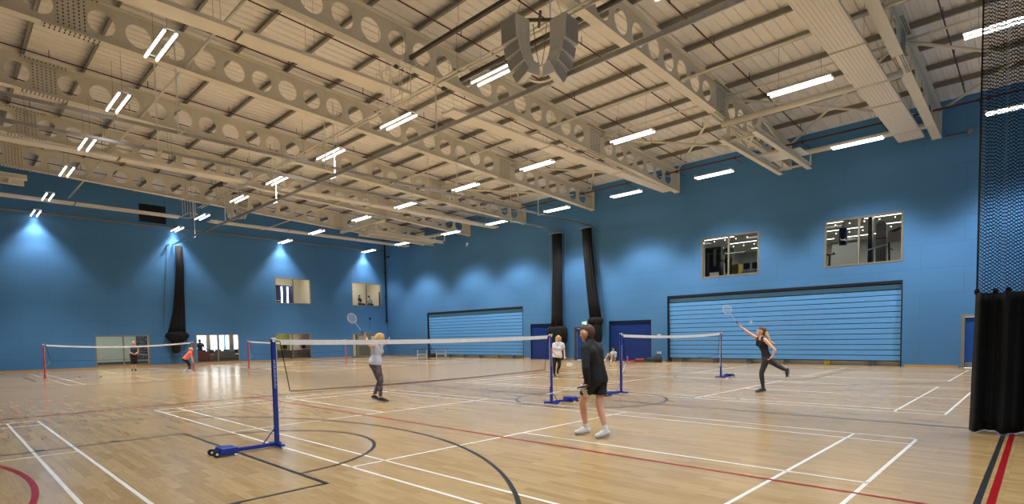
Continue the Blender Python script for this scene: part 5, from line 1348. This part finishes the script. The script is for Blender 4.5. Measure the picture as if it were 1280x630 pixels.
shuttle(tuple(W(AB, RB, (-0.26, -0.1, 1.76))), (0.3, 0.1, 0.5), 'white shuttlecock in the air above the lunging woman\'s outstretched arm')
shuttle((2.86, 9.44, 0.014), (0, 0.05, 1), 'white shuttlecock standing on the floor in front of the lunging woman')
shuttle((-1.48, 5.0, 3.58), (0.2, 0.3, 0.9), 'white shuttlecock flying high above the nearest net before the blue wall')
shuttle((-24.0, 2.0, 0.9), (0.2, 0.3, 0.9), 'white shuttlecock in the air behind the leftmost net')

# woman in white t-shirt
RW = (0.775, 0.632); AW = (-5.23, 12.77)
human('blond woman in white t-shirt and black leggings stepping forward beside the net post', AW, RW, dict(
    face=(0.1, -0.98, -0.15), head=(0.045, -0.02, 1.43), neck=(0.04, 0.0, 1.30), shL=(0.20, 0.0, 1.21), shR=(-0.12, 0.0, 1.21),
    elL=(0.255, 0.0, 0.96), wrL=(0.265, -0.1, 0.76), elR=(-0.18, -0.08, 0.98), wrR=(-0.03, -0.22, 0.83), hdR=(0.8, -0.2, -0.3), curlL=0.7, curlR=0.4,
    hipL=(0.06, 0.0, 0.74), hipR=(-0.10, 0.0, 0.74), knL=(0.07, -0.14, 0.42), knR=(-0.12, -0.10, 0.40), anL=(-0.0, 0.22, 0.22), anR=(-0.12, -0.04, 0.10),
    toL=(0.0, 0.12, 0.06), toR=(-0.08, -0.20, 0.04), footL=(0, 0.6, 0.6)),
    dict(top='shirt_white', sleeve=0.45, ease=0.02, flare=0.02, top_low=0.90, bust=True, bustdir=(0, -1, 0), bottom='shirt_black', leg=1.9, shoe='shoe_dark', hair='hair_blond', hair_style='bob', skin='skin2', hips=1.12, waist=1.05), 0.95, 0.012, True, 0.014)
racket(W(AW, RW, (0.26, -0.12, 0.70)), W(AW, RW, (0.42, -0.55, 0.50)), (0.2, -0.5, 0.8), 'badminton racket hanging from the hand of the woman in white')

# far left: woman in dark vest
RS = (0.201, 0.98); AS = (-28.28, 4.08)
human('woman in dark vest and black knee-length leggings standing before the white corridor window', AS, RS, dict(
    face=(0.15, -1, 0.0), head=(0.12, 0, 1.53), neck=(0.11, 0, 1.40), shL=(0.26, 0, 1.31), shR=(-0.04, 0, 1.31), elL=(0.30, 0.0, 1.04), wrL=(0.16, -0.16, 0.95), elR=(-0.09, 0.0, 1.05), wrR=(0.06, -0.16, 0.95),
    hipL=(0.17, 0, 0.88), hipR=(0.0, 0, 0.88), knL=(0.15, 0, 0.47), knR=(-0.0, 0, 0.47), anL=(0.12, 0.02, 0.11), anR=(-0.02, 0.02, 0.11), toL=(0.17, -0.14, 0.04), toR=(-0.05, -0.14, 0.04)),
    dict(top='shirt_teal', sleeve=0, ease=0.012, top_low=0.98, bust=True, bustdir=(0, -1, 0), bottom='shirt_black', bease=0.02, leg=1.12, shoe='shoe_dark', hair='hair_blond', skin='skin', hips=1.15, waist=1.1, thigh=1.1), 0.98, 0.018, True, 0.02)
racket(W(AS, RS, (0.05, -0.2, 0.94)), W(AS, RS, (0.62, -0.3, 0.90)), (0, 0, 1), 'badminton racket held level at the waist of the woman in the dark vest')
# far left: bending woman in coral
RO = (0.272, 0.962); AO = (-23.97, 5.67)
human('woman in coral top and black leggings bending forward beside a red post', AO, RO, dict(
    face=(0.9, -0.1, -0.45), head=(0.10, 0, 1.14), neck=(0.05, 0.0, 1.06), shL=(0.08, 0.13, 1.0), shR=(0.08, -0.15, 0.98), elL=(0.16, 0.18, 0.74), wrL=(0.2, 0.14, 0.5), elR=(0.13, -0.2, 0.72), wrR=(0.14, -0.18, 0.48),
    hipL=(-0.18, 0.08, 0.68), hipR=(-0.18, -0.08, 0.68), knL=(-0.0, 0.09, 0.40), knR=(0.0, -0.1, 0.40), anL=(-0.03, 0.1, 0.10), anR=(0.02, -0.1, 0.10), toL=(0.12, 0.1, 0.04), toR=(0.16, -0.1, 0.04)),
    dict(top='shirt_coral', sleeve=0.3, ease=0.02, top_low=0.98, bottom='shirt_black', bease=0.015, leg=1.7, shoe='shoe_white', hair='hair_blond', skin='skin', hips=1.1, waist=1.1), 0.98, 0.018, True, 0.02)
racket(W(AO, RO, (0.15, -0.22, 0.46)), W(AO, RO, (-0.22, -0.30, 0.06)), (0.3, -0.9, 0.2), 'badminton racket pointing down from the hand of the bending woman in coral')
# seated person by the blue shutter
RT = (0.835, 0.55); AT = (-10.35, 24.05)
human('person in mint top sitting on the floor with knees up against the blue shutter', AT, RT, dict(
    face=(-0.2, -0.97, -0.1), head=(0.11, 0.02, 0.71), neck=(0.11, 0.03, 0.585), shL=(0.245, 0.0, 0.51), shR=(-0.02, 0.0, 0.51), elL=(0.26, -0.10, 0.27), wrL=(0.10, -0.26, 0.30), elR=(-0.08, -0.12, 0.32), wrR=(-0.06, -0.32, 0.40),
    hipL=(0.18, 0.0, 0.12), hipR=(0.02, 0.0, 0.12), knL=(0.04, -0.38, 0.44), knR=(-0.18, -0.26, 0.46), anL=(-0.02, -0.50, 0.10), anR=(-0.37, -0.36, 0.10), toL=(-0.06, -0.66, 0.05), toR=(-0.47, -0.50, 0.05)),
    dict(top='shirt_mint', sleeve=0.3, ease=0.012, top_low=0.95, bottom='darkfab', leg=0.4, hem_r=0.09, shoe='shoe_white', hair='hair_dark', hair_style='bob', skin='skin'), 0.88, 0.014, True, 0.016)
# people behind glass
def simple_seated(loc, rz, label, top, bottom, skin, hair):
    h = human(label, (loc[0], loc[1], loc[2]), (math.cos(rz), math.sin(rz)), dict(
        face=(-0.1, -1, 0), head=(0, 0, 1.22), neck=(0, 0, 1.08), shL=(0.17, 0, 0.99), shR=(-0.17, 0, 0.99), elL=(0.24, -0.08, 0.72), wrL=(0.12, -0.28, 0.66), elR=(-0.24, -0.08, 0.72), wrR=(-0.08, -0.28, 0.64),
        hipL=(0.09, 0, 0.54), hipR=(-0.09, 0, 0.54), knL=(0.12, -0.42, 0.54), knR=(-0.06, -0.42, 0.56), anL=(0.12, -0.45, 0.12), anR=(0.0, -0.55, 0.16), toL=(0.13, -0.6, 0.04), toR=(0.0, -0.72, 0.12)),
        dict(top=top, sleeve=0.4, ease=0.014, bottom=bottom, leg=1.8, bease=0.014, shoe='shoe_dark', hair=hair, skin=skin), 0.98, 0.018, True, 0.02)
    st = thing('stool', 'low dark stool under the %s' % label.split(' sitting')[0], 'stool', (loc[0], loc[1], loc[2]), rz)
    MB().tube((0, 0.02, 0.38), (0, 0.02, 0.42), 0.2, n=20).build('seat', M['darkfab'], st)
    for i in range(4):
        a = PI / 4 + i * PI / 2; MB().tube((0.18 * math.cos(a), 0.02 + 0.18 * math.sin(a), 0), (0.14 * math.cos(a), 0.02 + 0.14 * math.sin(a), 0.39), 0.014).build('leg', M['dframe'], st)
simple_seated((-35.6, 22.65, 4.08), PI / 2 + 0.4, 'dark-haired spectator in black and white sitting left in the upper gallery window', 'shirt_black', 'darkfab', 'skin', 'hair_dark')
simple_seated((-35.6, 23.6, 4.08), PI / 2 - 0.05, 'spectator in white shirt sitting right in the upper gallery window', 'shirt_white', 'darkfab', 'skin_dark', 'hair_dark')
struct(MB().box(-37.5, XO, 20.45, 24.85, 3.9, 4.08).build('floor_gallery_step', M['carpet']))
def stander(loc, rz, label, top, bottom, skin, hair, arm=False):
    return human(label, loc, (math.cos(rz), math.sin(rz)), dict(
        face=(0.3, -0.9, -0.05), head=(0, 0, 1.60), neck=(0, 0, 1.46), shL=(0.19, 0, 1.37), shR=(-0.19, 0, 1.37), elL=(0.27, -0.05, 1.10), wrL=(0.40 if arm else 0.26, -0.2, 0.95 if arm else 0.86), elR=(-0.25, 0.0, 1.08), wrR=(-0.24, -0.1, 0.84),
        hipL=(0.09, 0, 0.90), hipR=(-0.09, 0, 0.90), knL=(0.10, -0.02, 0.50), knR=(-0.10, 0, 0.50), anL=(0.11, 0.02, 0.11), anR=(-0.11, 0.02, 0.11), toL=(0.14, -0.15, 0.04), toR=(-0.14, -0.15, 0.04)),
        dict(top=top, sleeve=0.5, ease=0.02, bottom=bottom, leg=1.85, bease=0.02, shoe='shoe_dark', hair=hair, skin=skin, hair_style='short'), 1.0, 0.02, True, 0.022)
stander((-36.35, 9.93, 0.02), PI / 2, 'dark silhouetted person standing among the lounge furniture behind the daylit window', 'shirt_black', 'darkfab', 'skin_dark', 'hair_dark', True)
stander((-4.22, 25.9, 4.55), 0.2, 'person in green top standing on a gym machine behind the left gym window mullion', 'shirt_green', 'darkfab', 'skin', 'hair_dark')
t = thing('step_platform', 'black step platform under the person in green in the gym', 'step', (-4.22, 25.9, 4.0))
MB().box(-0.35, 0.3, -0.3, 0.25, 0.06, 0.545).build('platform', M['machine'], t, bevel=0.02); MB().box(-0.3, 0.25, -0.25, 0.2, 0, 0.06).build('base', M['dframe'], t)

# ------------------------------------------------------------------ sky outside, colour management
w = bpy.data.worlds.new('world'); bpy.context.scene.world = w; w.use_nodes = True
bg = w.node_tree.nodes['Background']; bg.inputs['Color'].default_value = (0.80, 0.93, 1.0, 1); bg.inputs['Strength'].default_value = 4.0
sc = bpy.context.scene
sc.view_settings.view_transform = 'Standard'; sc.view_settings.look = 'None'; sc.view_settings.gamma = 1.0; sc.view_settings.use_curve_mapping = False
sc.view_settings.exposure = -0.12
